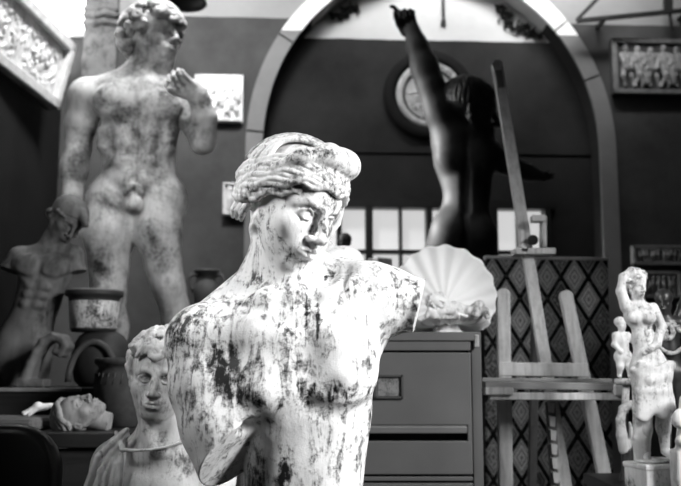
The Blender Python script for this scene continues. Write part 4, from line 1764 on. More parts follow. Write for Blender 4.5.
# ------------------------------------------------------------------ woven screen and easel
def easel():
    Yr = 3.55
    tl, tr = at(486, 257, Yr), at(608, 262, Yr)
    zt = 0.5 * (tl.z + tr.z)
    W = tr.x - tl.x
    root = empty('woven_screen', (0.5 * (tl.x + tr.x), Yr, 0), 'upright screen covered in dark diamond patterned woven cloth behind the easel', 'screen')
    mb = MB()
    mb.box((0, 0, zt / 2), (W, 0.035, zt), bevel=0.006)
    mb.build('cloth_cover', M['rug'], root)
    mb = MB()
    mb.box((0, 0, zt + 0.004), (W + 0.006, 0.042, 0.012), bevel=0.003)
    mb.build('top_edging', M['frame_pale'], root)
    root.rotation_euler = (0, R_(1.0), 0)
    root.location.x -= 0.033
    # easel
    root = empty('easel', (at(548, 450, 2.95).x, 2.95, 0), 'tall wooden studio easel with mast, tray and legs in front of the woven screen', 'easel')
    o0 = Vector(root.location)

    def w(px, py, Y):
        return at(px, py, Y) - o0

    def down(p, q):
        """extend line p->q to the floor"""
        k = (0.0 - p.z) / (q.z - p.z)
        return p + (q - p) * k
    # mast
    a, b = w(497, 66, 3.32), w(549.5, 390, 2.95)
    e = down(a, b)
    mb = MB()
    mb.bar(b.lerp(e, 0.42), a, 0.040, 0.028, up=(0, 1, 0), bevel=0.004)
    d_ = (a - b).normalized()
    mb.tube([a - Vector((0, 0.014, 0)), a + Vector((0, 0.014, 0))], 0.0199, 20)
    mb.build('mast', M['easel'], root)
    cp = MB()
    p = w(499, 80, 3.30)
    cp.bar(p - d_ * 0.045, p + d_ * 0.035, 0.028, 0.036, up=(0, 1, 0), bevel=0.003)
    cp.build('mast_sleeve', M['easel_dark'], root)
    # legs
    for (x0, y0, x1, y1, Y, mt) in ((503, 295, 505.5, 480, 2.93, 'easel'), (566, 297, 606, 484, 2.93, 'easel')):
        p, q = w(x0, y0, Y + 0.06), w(x1, y1, Y)
        mb = MB()
        f = down(p, q)
        f.z = 0.0
        mb.bar(f, p, 0.044, 0.03, up=(0, 1, 0), bevel=0.005)
        mb.tube([p - Vector((0, 0.015, 0)), p + Vector((0, 0.015, 0))], 0.0218, 18)
        mb.build('leg', M[mt], root)
    # rear prop
    p = w(520, 205, 3.28)
    mb = MB()
    f = Vector((p.x + 0.02, 3.50 - o0.y, 0.0))
    mb.bar(f, w(536, 300, 3.15), 0.03, 0.025, up=(0, 1, 0), bevel=0.004)
    mb.build('leg', M['easel_dark'], root)
    mb = MB()
    mb.bar(w(498, 369, 2.955), w(588, 370, 2.955), 0.044, 0.022, up=(0, 1, 0), bevel=0.003)
    mb.build('cross_bar', M['easel_light'], root)
    # tray
    T = MB()
    a, b = w(482, 385, 2.80), w(617, 386.5, 2.80)
    T.bar(a, b, 0.022, 0.13, up=(0, 1, 0), bevel=0.003)
    T.bar(w(482, 379.5, 2.87), w(612, 380.5, 2.87), 0.012, 0.012, up=(0, 1, 0), bevel=0.002)
    tr_ = T.build('tray', M['easel_tray'], root)
    T = MB()
    T.bar(w(489, 396, 2.755), w(623, 396.5, 2.755), 0.022, 0.03, up=(0, 1, 0), bevel=0.003)
    T.build('tray_lip', M['easel_light'], tr_)
    T = MB()
    T.bar(w(484, 391, 2.75), w(512, 391, 2.75), 0.022, 0.05, up=(0, 1, 0), bevel=0.003)
    T.build('end_block', M['easel_light'], tr_)
    T = MB()
    T.bar(w(612, 390, 2.75), w(626, 390, 2.75), 0.036, 0.05, up=(0, 1, 0), bevel=0.006)
    T.build('end_block', M['easel_light'], tr_)
    # ratchet rack below the tray
    T = MB()
    p0, p1 = w(550, 402, 2.905), w(556.5, 500, 2.86)
    T.bar(p0, p1, 0.030, 0.012, up=(0, 1, 0))
    rk = T.build('ratchet_rack', M['easel_dark'], root)
    for i in range(7):
        c = p0.lerp(p1, (i + 0.4) / 7)
        T = MB()
        T.poly([c + Vector((-0.010, -0.008, 0.018)), c + Vector((0.010, -0.008, 0.014)), c + Vector((0.006, -0.008, -0.017)), c + Vector((-0.008, -0.008, -0.014))], (0, -0.014, 0))
        T.build('tooth', M['easel_light'], rk)
    # sliding canvas clamp
    c0 = w(533, 252, 3.09)
    T = MB()
    T.bar(w(513, 252.5, 3.085), w(553, 252.5, 3.085), 0.022, 0.09, up=(0, 1, 0), bevel=0.003)
    cl = T.build('canvas_clamp', M['easel'], root)
    T = MB()
    T.bar(w(519, 249, 3.07), w(527, 249, 3.07), 0.03, 0.06, up=(0, 1, 0), bevel=0.003)
    T.bar(w(521, 231, 3.075), w(521.5, 248, 3.075), 0.014, 0.05, up=(0, 1, 0), bevel=0.002)
    T.bar(w(543, 217, 3.075), w(543, 248, 3.075), 0.016, 0.05, up=(0, 1, 0), bevel=0.002)
    T.bar(w(531, 219, 3.06), w(544, 219, 3.06), 0.022, 0.05, up=(0, 1, 0), bevel=0.002)
    T.build('clamp_jaw', M['easel_light'], cl)
    T = MB()
    T.tube([w(533, 240, 3.02), w(533, 240, 3.07)], 0.018, 16)
    T.build('wing_knob', M['iron'], cl)


easel()


# ------------------------------------------------------------------ bench on the left and what stands on it
def bench():
    Yf, Yb = 2.5, 3.5
    zt = 1.04
    x0, x1 = -1.42, -0.50
    root = empty('workbench', (0.5 * (x0 + x1), 0.5 * (Yf + Yb), 0), 'dark wooden workbench along the left wall, crowded with casts and pots', 'bench')
    W, D = x1 - x0, Yb - Yf
    mb = MB()
    mb.box((0, 0, zt - 0.02), (W, D, 0.04), bevel=0.004)
    mb.build('bench_top', M['bench'], root)
    for sx in (-1, 1):
        for sy in (-1, 1):
            mb = MB()
            mb.box((sx * (W / 2 - 0.05), sy * (D / 2 - 0.05), (zt - 0.04) / 2), (0.07, 0.07, zt - 0.04), bevel=0.004)
            mb.build('leg', M['bench'], root)
    mb = MB()
    mb.box((0, -D / 2 + 0.03, zt - 0.10), (W - 0.17, 0.02, 0.11))
    mb.build('apron', M['bench'], root)
    # low box
    bz = 1.153
    bx0, bx1 = at(-14, 390, 2.96).x, at(131, 390, 2.96).x
    b = MB()
    W2 = bx1 - bx0
    b.box((0, 0.23, (bz - zt) / 2), (W2, 0.46, bz - zt - 0.002), bevel=0.003)
    o = empty('flat_box', (0.5 * (bx0 + bx1), 2.98, zt), 'long low dark box with a pale front edge at the back of the workbench', 'box')
    b.build('body', M['bench'], o)
    b = MB()
    b.box((-0.09, -0.004, bz - zt - 0.007), (at(84, 390, 2.96).x - bx0, 0.012, 0.013), bevel=0.003)
    b.build('front_edge', M['frame_mid'], o)
    # thin board lying in front
    b = MB()
    b.box((0, 0, 0.019), (0.29, 0.20, 0.036), bevel=0.012)
    o = b.build('wooden_board', M['board'])
    o.location = (at(-4, 416, 2.63).x, 2.64, zt)
    o.rotation_euler = (0, 0, R_(-3))
    tag(o, 'thick grey board with rounded edge lying on the workbench corner behind the black chair', 'board')
    # white fragment on the board
    fr = Frame(2.68, 35, 392, 408)
    S = Sculpt()
    S.chain([(46, 400, 0, 3), (39, 399, -2, 4.5), (33, 402, -3, 3)], k=2)
    S.chain([(33, 402, -3, 2.4), (26, 405, -6, 1.6)], k=1)
    S.chain([(36, 401, -4, 2.4), (28, 406, -9, 1.5)], k=1)
    S.chain([(38, 402, -5, 2.4), (33, 407, -9, 1.5)], k=1)
    S.chain([(44, 399, 0, 3.2), (52, 398, 4, 2.8)], k=1)
    S.cut((52, 398, 4), (1, 0, 0.3))
    base = fr.p(38, 408, -2)
    o = sculpture(S, 'plaster_hand', 0.4, fr, base, M['white'])
    o.location = (base.x, base.y, zt + 0.0375)
    tag(o, 'small white plaster hand fragment lying on the grey board', 'fragment')

    # lying head
    fr = Frame(2.62, 85, 392, 432)
    S = Sculpt()
    R0 = np.array([[0, 1, 0], [0, 0, 1], [1, 0, 0]], float)
    R1 = rot3((0, 0, 24))
    R2 = rot3((6, 0, 0))
    S.push((80, 418, 0), R=R2 @ R1 @ R0, s=25)
    head(S, brow=1.2, ears=(-1, 1), jaw=1.05)
    for i in range(11):
        y = -0.95 + 0.07 * i
        for s in (-1, 1):
            lock(S, (0.05 * s, -0.75 + 0.05 * (i % 5), -0.66 + 0.06 * i), (s * 0.9, 0.0 + 0.06 * (i % 3), -0.1 + 0.08 * i), 0.09, 0.10, n=9, wav=0.06, freq=1.6, ph=0.2 * i, off=(1.02, 1.06), k=0.02)
    S.chain([(0, 0.6, 0.05, 0.42), (0, 1.25, 0.18, 0.44)], k=0.1)
    S.cut((0, 1.22, 0.2), (0, 1, 0.05))
    S.pop()
    S.cut((80, 431.5, 0), (0, 1, 0))
    base = fr.p(82, 431.5, 0)
    o = sculpture(S, 'reclining_cast', 0.5, fr, base, M['board_head'], None, [((92, 408, -14), 9, 0.3)])
    o.location.z = zt
    tag(o, 'grey plaster head lying on its back on the workbench, face up', 'head')

    # grey pot
    Yp = 2.80
    c = at(128, 400, Yp)
    k = Yp / FPX
    hz = at(128, 358, Yp).z - zt
    pr = [(0.0, 0.0), (22, 0.0), (24, 0.02), (31, 0.28), (33.5, 0.52), (33, 0.70), (30.5, 0.80), (29, 0.85), (31, 0.89), (33, 0.915), (33.5, 0.955), (32.5, 0.99), (31, 1.0), (29.5, 0.985), (28, 0.90), (29, 0.8), (31, 0.6), (28, 0.2), (0.0, 0.1)]
    mb = MB()
    mb.lathe([(r * k, z * hz) for r, z in pr], n=64)
    o = empty('clay_pot', (c.x, Yp, zt), 'squat grey clay pot with thick rim standing between lying head and curly-haired bust', 'pot')
    mb.build('body', M['clay'], o)
    mb = MB()
    for i in range(28):
        a = 2 * math.pi * i / 28
        r = 33.6 * k
        mb.tube([(r * 0.985 * math.cos(a), r * 0.985 * math.sin(a), hz * 0.62), (r * 0.945 * math.cos(a + 0.05), r * 0.945 * math.sin(a + 0.05), hz * 0.78)], 0.0022, 6)
    mb.build('ribbed_band', M['clay'], o)

    # dark round drum / jar under the planter
    Yd = 3.22
    c = at(101, 360, Yd)
    k = Yd / FPX
    z1 = at(100, 332, Yd).z
    H = z1 - bz
    mb = MB()
    pr = [(0.0, 0.0), (20, 0.0), (25, 0.1), (28, 0.35), (28.5, 0.55), (27, 0.75), (22, 0.92), (17, 0.985), (15, 1.0), (0, 1.0)]
    mb.lathe([(r * k, z * H) for r, z in pr], n=56)
    o = empty('round_jar', (c.x, Yd, bz), 'round shouldered dark jar carrying the planter on the low box', 'jar')
    mb.build('body', M['claydark'], o)
    mb = MB()
    pts = []
    for i in range(15):
        a = math.pi * i / 14
        pts.append(((23 * math.cos(a)) * k, -28.5 * k - 0.004 + 0.012 * math.sin(a) * 0.2, (0.08 + 0.72 * math.sin(a)) * H))
    mb.tube(pts, 0.011, 10)
    mb.build('handle', M['claydark2'], o)
    # planter
    c = at(94, 310, Yd)
    H = at(94, 291, Yd).z - z1
    mb = MB()
    pr = [(0, 0), (21, 0), (22.5, 0.06), (24.5, 0.75), (25.5, 0.84), (28, 0.86), (28.5, 0.9), (28.5, 0.98), (27.5, 1.0), (25.5, 1.0), (24, 0.8), (20, 0.1), (0, 0.08)]
    mb.lathe([(r * k, z * H) for r, z in pr], n=56)
    o = empty('planter', (c.x, Yd, z1), 'dark planter with pale mottled glare band and flat rim, standing on the round jar', 'planter')
    mb.build('body', M['claydark'], o)
    mb = MB()
    mb.lathe([(22.6 * k, 0.08 * H), (23.0 * k, 0.10 * H), (24.9 * k, 0.72 * H), (24.4 * k, 0.74 * H)], n=56)
    mb.build('glare_band', M['potglare'], o)
    mb = MB()
    mb.lathe([(28.2 * k, 0.97 * H), (28.6 * k, 0.985 * H), (28.2 * k, 1.0 * H + 0.002), (27 * k, 1.0 * H + 0.002)], n=56)
    mb.build('rim', M['frame_mid'], o)
    # scroll
    fr = Frame(3.06, 52, 328, 384)
    S = Sculpt()
    for dz in (-5, 0, 5, 10):
        S.chain([(28, 376, dz, 6), (33, 360, dz, 5), (38, 348, dz, 5), (44, 338, dz, 4.6), (53, 333, dz, 4.4), (62, 335, dz, 4.6), (66, 342, dz, 4.4), (62, 349, dz, 4), (57, 348, dz, 3.6)], k=2)
    for dz in (-8, 13):
        S.chain([(31, 366, dz, 2), (38, 346, dz, 2), (45, 337, dz, 2), (54, 331, dz, 2), (64, 335, dz, 2), (68, 343, dz, 2), (62, 351, dz, 2)], k=1)
    S.box((34, 379, 2), (14, 4, 12), rd=1.5, k=3)
    S.cut((34, 383, 0), (0, 1, 0))
    base = fr.p(34, 383, 2)
    o = sculpture(S, 'scroll_bracket', 0.6, fr, base, M['torso'], None)
    o.location.z = bz
    tag(o, 'curled grey plaster scroll bracket between bowed torso and dark jar', 'bracket')
    return zt, bz


bench()
if 'dtorso' not in SKIP:
    o = [x for x in COL.objects if x.name == 'male_torso_statue'][0]
    o.location.z = 1.153


# ------------------------------------------------------------------ black chair, lower left
def chair():
    Y = 2.2
    xr = at(63, 460, Y).x
    xl = xr - 0.48
    zt = at(20, 424, Y).z
    cx = 0.5 * (xl + xr)
    root = empty('black_chair', (cx, 1.98, 0), 'black padded chair with rounded backrest at the lower left corner', 'chair')
    W = xr - xl
    mb = MB()
    b = bmesh.new()
    bmesh.ops.create_cube(b, size=1.0)
    bmesh.ops.scale(b, vec=(W, 0.07, 0.46), verts=b.verts)
    vert = [e for e in b.edges if abs((e.verts[0].co - e.verts[1].co).y) > 0.05]
    bmesh.ops.bevel(b, geom=vert, offset=0.11, segments=8, profile=0.5, affect='EDGES')
    bmesh.ops.bevel(b, geom=[e for e in b.edges if abs((e.verts[0].co - e.verts[1].co).y) < 0.01], offset=0.025, segments=3, profile=0.5, affect='EDGES')
    bmesh.ops.transform(b, matrix=Matrix.Translation((0, 0.20, zt - 0.23)) @ Matrix.Rotation(R_(-5), 4, 'X'), verts=b.verts)
    for f in b.faces:
        f.smooth = True
    mb._join(b)
    mb.build('backrest', M['leather'], root)
    mb = MB()
    mb.box((0, -0.03, 0.46), (W, 0.44, 0.08), bevel=0.03)
    mb.build('seat', M['leather'], root)
    for sx in (-1, 1):
        mb = MB()
        mb.tube([(sx * (W / 2 - 0.05), 0.19, 0.42), (sx * (W / 2 - 0.05), 0.215, zt - 0.44), (sx * (W / 2 - 0.05), 0.20, zt - 0.36)], 0.012)
        mb.build('back_support', M['iron'], root)
        for sy in (-0.19, 0.15):
            mb = MB()
            mb.tube([(sx * (W / 2 - 0.04), sy, 0.43), (sx * (W / 2 - 0.03), sy * 1.1, 0.0)], 0.013)
            mb.build('leg', M['iron'], root)


chair()


# ------------------------------------------------------------------ things against the back wall
def lathe_thing_jar():
    Y = 4.55
    zr = at(205, 270, Y).z
    zb = at(205, 335, Y).z
    k = Y / FPX
    c = at(206, 300, Y)
    H = zr - zb
    root = empty('handled_jar', (c.x, Y, zb), 'dark two-handled jar with wide flat rim between tall statue and big bust', 'jar')
    pr = [(0, 0), (11, 0), (12, 0.04), (10, 0.08), (9, 0.2), (11, 0.45), (12.5, 0.62), (11.5, 0.78), (9, 0.86), (8.5, 0.93), (12.5, 0.965), (13, 1.0), (11, 1.0), (8, 0.93), (0, 0.9)]
    mb = MB()
    mb.lathe([(r * k, z * H) for r, z in pr], n=40)
    mb.build('body', M['claydark2'], root)
    for s in (-1, 1):
        mb = MB()
        mb.tube([(s * 8.5 * k, 0, 0.9 * H), (s * 15 * k, 0, 0.93 * H), (s * 17.5 * k, 0, 0.84 * H), (s * 15 * k, 0, 0.72 * H), (s * 12 * k, 0, 0.66 * H)], 0.008)
        mb.build('handle', M['claydark2'], root)
    st = MB()
    st.box((0, 0, zb / 2), (0.20, 0.20, zb - 0.06), bevel=0.004)
    st.box((0, 0, zb - 0.02), (0.26, 0.26, 0.04), bevel=0.004)
    o = st.build('display_stand', M['bench'])
    o.location = (c.x, Y, 0)
    tag(o, 'dark square stand carrying the two-handled jar behind the big bust', 'stand')


lathe_thing_jar()


def wall_panel(name, corners, thick, mat, label, cat, group=None, border=0.0, bmat=None, figures=None, fmat=None, vox=0.7):
    """plaque hung on the back wall; corners in photo order TL TR BR BL"""
    az = [on_wall(*c, -0.02) for c in corners]
    a0, a1 = 0.5 * (az[0][0] + az[3][0]), 0.5 * (az[1][0] + az[2][0])
    z0, z1 = 0.5 * (az[2][1] + az[3][1]), 0.5 * (az[0][1] + az[1][1])
    W, H = a1 - a0, z1 - z0
    root = empty(name, room(0.5 * (a0 + a1), 0, z0), label, cat, group, PHI)
    mb = MB()
    mb.box((0, -thick / 2 - 0.001, H / 2), (W, thick, H), bevel=0.004)
    mb.build('panel', mat, root)
    if border:
        mb = MB()
        for sx in (-1, 1):
            mb.box((sx * (W / 2 - border / 2), -thick - 0.008, H / 2), (border, 0.022, H), bevel=0.003)
        mb.box((0, -thick - 0.008, border / 2), (W, 0.022, border), bevel=0.003)
        mb.box((0, -thick - 0.008, H - border / 2), (W, 0.022, border), bevel=0.003)
        mb.build('border', bmat or mat, root)
    if figures:
        S = Sculpt()
        figures(S)
        px0 = 0.5 * (corners[0][0] + corners[3][0])
        px1 = 0.5 * (corners[1][0] + corners[2][0])
        py0 = 0.5 * (corners[0][1] + corners[1][1])
        py1 = 0.5 * (corners[2][1] + corners[3][1])
        sx, sz = W / (px1 - px0), H / (py1 - py0)

        def mp(V):
            Wd = np.empty_like(V)
            Wd[:, 0] = (V[:, 0] - 0.5 * (px0 + px1)) * sx
            Wd[:, 1] = V[:, 2] * sx - thick
            Wd[:, 2] = (py1 - V[:, 1]) * sz
            return Wd
        link_mesh('relief_figures', S.mesh('relief_figures', vox, mp), fmat or mat, root)
    return root


def fig_three(S):
    rows = ((207, 88, -8, 20, 1), (222, 86, 0, 30, 0), (235, 92, 10, 24, 2))
    manikin(S, (206, 90, 0), 3.4, None, [(201, 96, 0), (209, 95, 0)], [(199, 103, -1), (213, 100, -2)], [(204, 109, -2), (217, 103, -2)], [(202, 108, 0), (207, 109, 0)], [(211, 112, -3), (213, 114, -1)], [(206, 119, -1), (214, 120, 0)], 0.62, face=False, k=1)
    manikin(S, (220, 82, 0), 3.4, None, [(215, 88, 0), (225, 88, 0)], [(211, 94, -2), (229, 94, -2)], [(208, 99, -2), (232, 90, -2)], [(217, 101, 0), (223, 101, 0)], [(214, 109, -2), (226, 109, 0)], [(212, 118, 0), (224, 119, 0)], 0.64, face=False, k=1)
    manikin(S, (231, 89, 0), 3.2, None, [(228, 94, 0), (235, 95, 0)], [(224, 100, -2), (239, 101, -2)], [(222, 106, -2), (240, 95, -2)], [(230, 105, 0), (235, 106, 0)], [(228, 112, -2), (237, 112, -2)], [(233, 119, 0), (239, 120, 0)], 0.58, face=False, k=1)
    S.box((219, 121, 0), (22, 1.6, 3), rd=1)


def fig_frieze(S):
    for i, x in enumerate((625, 637, 650, 663, 676, 690, 703)):
        l = (-1) ** i
        j = (i * 37 % 5) - 2
        manikin(S, (x - 1, 51 + (i % 3) * 1.2, 0), 4.2, None, [(x - 5, 58, 0), (x + 4, 57.5, 0)],
                [(x - 5 - j * 0.3, 65, -3), (x + 5 + j * 0.3, 64, -3)], [(x - 3.5, 72, -4), (x + 3, 70 + 2 * l, -5)],
                [(x - 2.5, 71, 0), (x + 2.5, 71, 0)], [(x - 3 - 2 * l, 79, -3), (x + 4, 79, -1)], [(x - 4 + l, 87.5, -1), (x + 4 + 2 * l, 88, 0)], 0.62, face=False, k=1.2)
        if i % 2:
            S.chain([(x - 4, 70, -2, 2.6), (x - 1, 78, -5, 2.4), (x + 3, 86, -3, 2.6)], k=2)
            S.chain([(x + 4, 60, -1, 2), (x + 6, 72, -4, 2), (x + 7, 86, -2, 2.2)], k=2)


def fig_lumps(x0, x1, y0, y1, n, seed, r=2.2):
    def f(S):
        rg = random.Random(seed)
        for i in range(n):
            x = x0 + (x1 - x0) * (i + 0.5) / n
            S.chain([(x + rg.uniform(-1, 1), y0 + 2, 0, r * 0.8), (x + rg.uniform(-1.5, 1.5), 0.5 * (y0 + y1), -1, r), (x + rg.uniform(-1, 1), y1 - 2, 0, r * 0.8)], k=1)
            S.ell((x, y0 + 3, -1), r * 0.9, k=1)
    return f


wall_panel('figure_plaque', ((195, 74), (244, 76), (242, 123), (194, 122)), 0.03, M['relief_white'], 'white relief plaque of three nude figures on the wall beside the raised hand', 'relief', None, 0, None, fig_three, M['relief'])
wall_panel('small_plaque', ((223, 183), (245, 184), (245, 216), (223, 215)), 0.03, M['relief'], 'small pale plaque half hidden behind the waved hair of the big bust', 'plaque', None, 0.012, M['relief'], fig_lumps(227, 241, 187, 212, 2, 3, 3))
wall_panel('figure_frieze', ((609, 37), (716, 46), (716, 98), (612, 94)), 0.05, M['frieze_ground'], 'dark framed frieze of pale standing figures high on the wall right of the arch', 'relief', None, 0.028, M['frame_mid'], fig_frieze, M['relief_mid'])
wall_panel('narrow_plaque', ((631, 245), (690, 247), (690, 266), (632, 265)), 0.03, M['relief_dim'], 'narrow dim relief strip on the wall above the white statuette, upper of two', 'relief', None, 0.018, M['frame_mid'], fig_lumps(636, 688, 248, 263, 13, 5), M['relief_dim'])
wall_panel('square_plaque', ((640, 271), (680, 272), (680, 299), (640, 298)), 0.03, M['relief_dim'], 'dim square relief plaque on the wall behind the white statuette, lower of two', 'relief', None, 0.02, M['frame_mid'], fig_lumps(645, 676, 275, 295, 6, 8), M['relief_dim'])


def disc():
    a, z = on_wall(429, 96, REC)
    k = (WY + REC) / FPX / 0.965
    root = empty('round_medallion', room(a, REC, z), 'round pale medallion plate with wide black rim on the arched wall behind the dark statue', 'medallion', None, PHI)
    Rm = Matrix.Rotation(math.pi / 2, 4, 'X')

    def L(pr, n=72):
        mb = MB()
        mb.lathe([(r * k, h) for r, h in pr], n=n)
        mb.xform(Rm)
        return mb
    L([(46, 0.002), (46, 0.03), (44, 0.045), (38, 0.05), (34, 0.04), (34, 0.002)]).build('rim', M['blackmat'], root)
    L([(34.5, 0.002), (34.5, 0.03), (33, 0.042), (29, 0.046), (27, 0.034), (25.5, 0.034), (24.5, 0.026), (22.5, 0.03), (21, 0.026), (0, 0.026)]).build('plate', M['disc'], root)
    L([(27.4, 0.02), (27.4, 0.037), (26.5, 0.040), (25.2, 0.037), (25.2, 0.02)]).build('groove_ring', M['black'], root)
    S = Sculpt()
    rg = random.Random(2)
    S.push((429, 96, -2), (10, 30, 0), 11)
    head(S)
    S.pop()
    for i in range(22):
        an = rg.uniform(0, 6.28)
        r = rg.uniform(9, 19)
        S.ell((429 + r * math.cos(an), 96 + r * math.sin(an), -1), (3.5, 2, 2.5), (math.degrees(an), 0, 0), k=1.5)

    def mp(V):
        W = np.empty_like(V)
        W[:, 0] = (V[:, 0] - 429) * k
        W[:, 1] = np.clip(V[:, 2] * k * 0.5 - 0.02, -0.075, -0.012)
        W[:, 2] = -(V[:, 1] - 96) * k
        return W
    link_mesh('carved_head', S.mesh('carved_head', 0.7, mp), M['disc'], root)


disc()


# ------------------------------------------------------------------ framed relief on the left wall, leaning forward
def left_relief():
    B = at(57, 110, 4.6)
    A = at(8, 72, 3.99)
    A.z = B.z
    Cc = at(75, 45, 4.6)
    ux = (B - A).normalized()
    L = 1.35
    up = (Cc - B)
    H = up.length
    up = (up - ux * up.dot(ux)).normalized()
    nr = ux.cross(up).normalized()      # towards the room
    if nr.x < 0:
        nr = -nr
    O = B - ux * L
    root = empty('framed_relief', O, 'large framed oval garland relief leaning out from the left wall, top left corner', 'relief')
    Mx = Matrix((ux, -nr, up)).transposed().to_4x4()

    def put(mb, name, mat):
        mb.xform(Mx)
        return mb.build(name, mat, root)
    mb = MB()
    mb.box((L / 2, 0.03, H / 2), (L, 0.02, H))
    put(mb, 'panel', M['relief'])
    fw = 0.055
    mb = MB()
    for x in (fw / 2, L - fw / 2):
        mb.box((x, 0.012, H / 2), (fw, 0.055, H), bevel=0.008)
    for z in (fw / 2, H - fw / 2):
        mb.box((L / 2, 0.012, z), (L, 0.055, fw), bevel=0.008)
    put(mb, 'frame', M['frame_pale'])
    mb = MB()
    mb.box((L / 2, 0.05, H / 2), (L + 0.02, 0.02, H + 0.02))
    put(mb, 'backing_board', M['iron'])
    # carved garland: units of cm in the panel plane
    S = Sculpt()
    rg = random.Random(11)
    Lc, Hc = L * 100, H * 100
    for gx in (Lc - 30, Lc - 78):
        for i in range(40):
            a = 2 * math.pi * i / 40
            x, y = gx + (19 + rg.uniform(-2, 2)) * math.cos(a), Hc / 2 + (10.5 + rg.uniform(-1.5, 1.5)) * math.sin(a)
            S.ell((x, y, 0), (rg.uniform(1.8, 3.2), rg.uniform(0.9, 1.6), 0.9), (math.degrees(a) + 90 + rg.uniform(-40, 40), 0, 0), k=0.5)
        for i in range(26):
            a = rg.uniform(0, 6.28)
            r = rg.uniform(0, 1)
            S.ell((gx + 11 * r * math.cos(a), Hc / 2 + 6 * r * math.sin(a), 0), (rg.uniform(1.2, 2.6), rg.uniform(1, 1.8), 1.6), (rg.uniform(0, 180), 0, 0), k=0.8)
    S.box((Lc / 2, Hc / 2, 1.0), (Lc / 2 - 4, Hc / 2 - 4, 1.2))
    for i in range(150):
        S.ell((rg.uniform(8, Lc - 8), rg.uniform(7, Hc - 7), 0), (rg.uniform(1, 2.2), 1.0, 1.0), (rg.uniform(0, 180), 0, 0), k=0.6)
    m4 = np.array(Mx.to_3x3())

    def mp(V):
        P = np.stack([V[:, 0] * 0.01, 0.02 + V[:, 2] * 0.01, (Hc - V[:, 1]) * 0.01], 1)
        return P @ m4.T
    link_mesh('garland', S.mesh('garland', 0.4, mp), M['relief'], root)
    # mottled slab of plaster ornament in the corner behind the statue
    fr = Frame(5.0, 100, -20, 80)
    S = Sculpt()
    S.box((101, 38, 2), (17, 56, 4), rd=2)
    rg = random.Random(4)
    for i in range(16):
        S.ell((101 + rg.uniform(-12, 12), 40 + rg.uniform(-20, 50), -1), (rg.uniform(5, 9), rg.uniform(4, 8), 3), (rg.uniform(0, 180), 0, 0), k=4)
    for y in (10, 16, 24):
        S.chain([(85, y, -3, 2.4), (96, y + 2, -5, 2.8), (106, y - 1, -5, 2.6), (117, y + 1, -4, 2.4)], k=2)
    base = fr.p(101, 94, 2)
    o = sculpture(S, 'ornament_panel', 0.8, fr, base, M['relief_dark'])
    tag(o, 'mottled carved ornament panel in the corner behind the tall statue head', 'relief')


left_relief()


# ------------------------------------------------------------------ pieces in front of the window
def shelf_things():
    Y = 4.05
    zt = at(380, 272, Y).z
    x0, x1 = at(330, 272, Y).x, at(398, 272, Y).x
    mb = MB()
    W = x1 - x0
    root = empty('tall_shelf', (0.5 * (x0 + x1), Y, 0), 'dark narrow shelf unit before the window, carrying a tiny bust and block', 'shelf')
    for z in (0.06, 0.55, 1.05, zt - 0.012):
        mb = MB()
        mb.box((0, 0, z), (W, 0.30, 0.024))
        mb.build('shelf_board', M['bench'], root)
    for s in (-1, 1):
        mb = MB()
        mb.box((s * (W / 2 - 0.01), 0, (zt - 0.024) / 2), (0.02, 0.29, zt - 0.024))
        mb.build('side_panel', M['bench'], root)
    # tiny dark bust
    fr = Frame(Y, 346, 233, 272)
    S = Sculpt()
    S.push((345, 242, 0), (0, 20, 0), 8.5)
    head(S)
    S.ell((0, -0.36, 0.12), (0.74, 0.74, 0.92), k=0.05)
    S.pop()
    S.chain([(345, 246, 1, 4), (346, 256, 2, 4.5)], k=2)
    S.ell((350, 264, 3), (17, 8, 7), (10, 0, 0), k=4)
    S.box((350, 270, 3), (8, 2, 6), rd=1, k=2)
    S.cut((350, 272, 0), (0, 1, 0))
    b = fr.p(350, 272, 3)
    o = sculpture(S, 'small_bust', 0.5, fr, b, M['bronze'])
    o.location.z = zt
    tag(o, 'tiny dark bust silhouetted against the bright window beside the big bust face', 'bust')
    mb = MB()
    s = Y / FPX
    mb.box((0, 0, 6.2 * s), (19 * s, 16 * s, 12.4 * s), rot=(0, 0, R_(38)), bevel=0.004)
    o = mb.build('plaster_block', M['relief'])
    o.location = (at(380, 270, Y - 0.05).x, Y - 0.05, zt)
    tag(o, 'small pale plaster block before the window left of the shell', 'block')
    # rounded white shoulder behind the big bust
    fr = Frame(2.42, 343, 244, 330)
    S = Sculpt()
    S.ell((336, 300, 6), (34, 50, 26))
    S.chain([(318, 258, 4, 14), (346, 264, 2, 17), (358, 284, 0, 15), (362, 312, 0, 13)], k=6)
    S.chain([(326, 262, 4, 13), (322, 246, 4, 11)], k=5)
    S.ell((334, 270, -10), (20, 18, 12), k=6)
    S.cut((340, 240, 0), (0, -1, 0.1))
    S.box((336, 352, 6), (26, 10, 22), rd=3, k=6)
    S.cut((340, 358, 0), (0, 1, 0))
    b = fr.p(336, 358, 6)
    root = empty('shoulder_cast', (b.x, b.y, 0), 'smooth white headless shoulder cast peeping out behind the big bust neck', 'cast')
    sculpture(S, 'body', 0.9, fr, (b.x, b.y, 0), M['boy'], root)
    mb = MB()
    mb.box((0, 0, b.z / 2), (0.13, 0.13, b.z), bevel=0.004)
    mb.build('pedestal', M['bench'], root)


shelf_things()


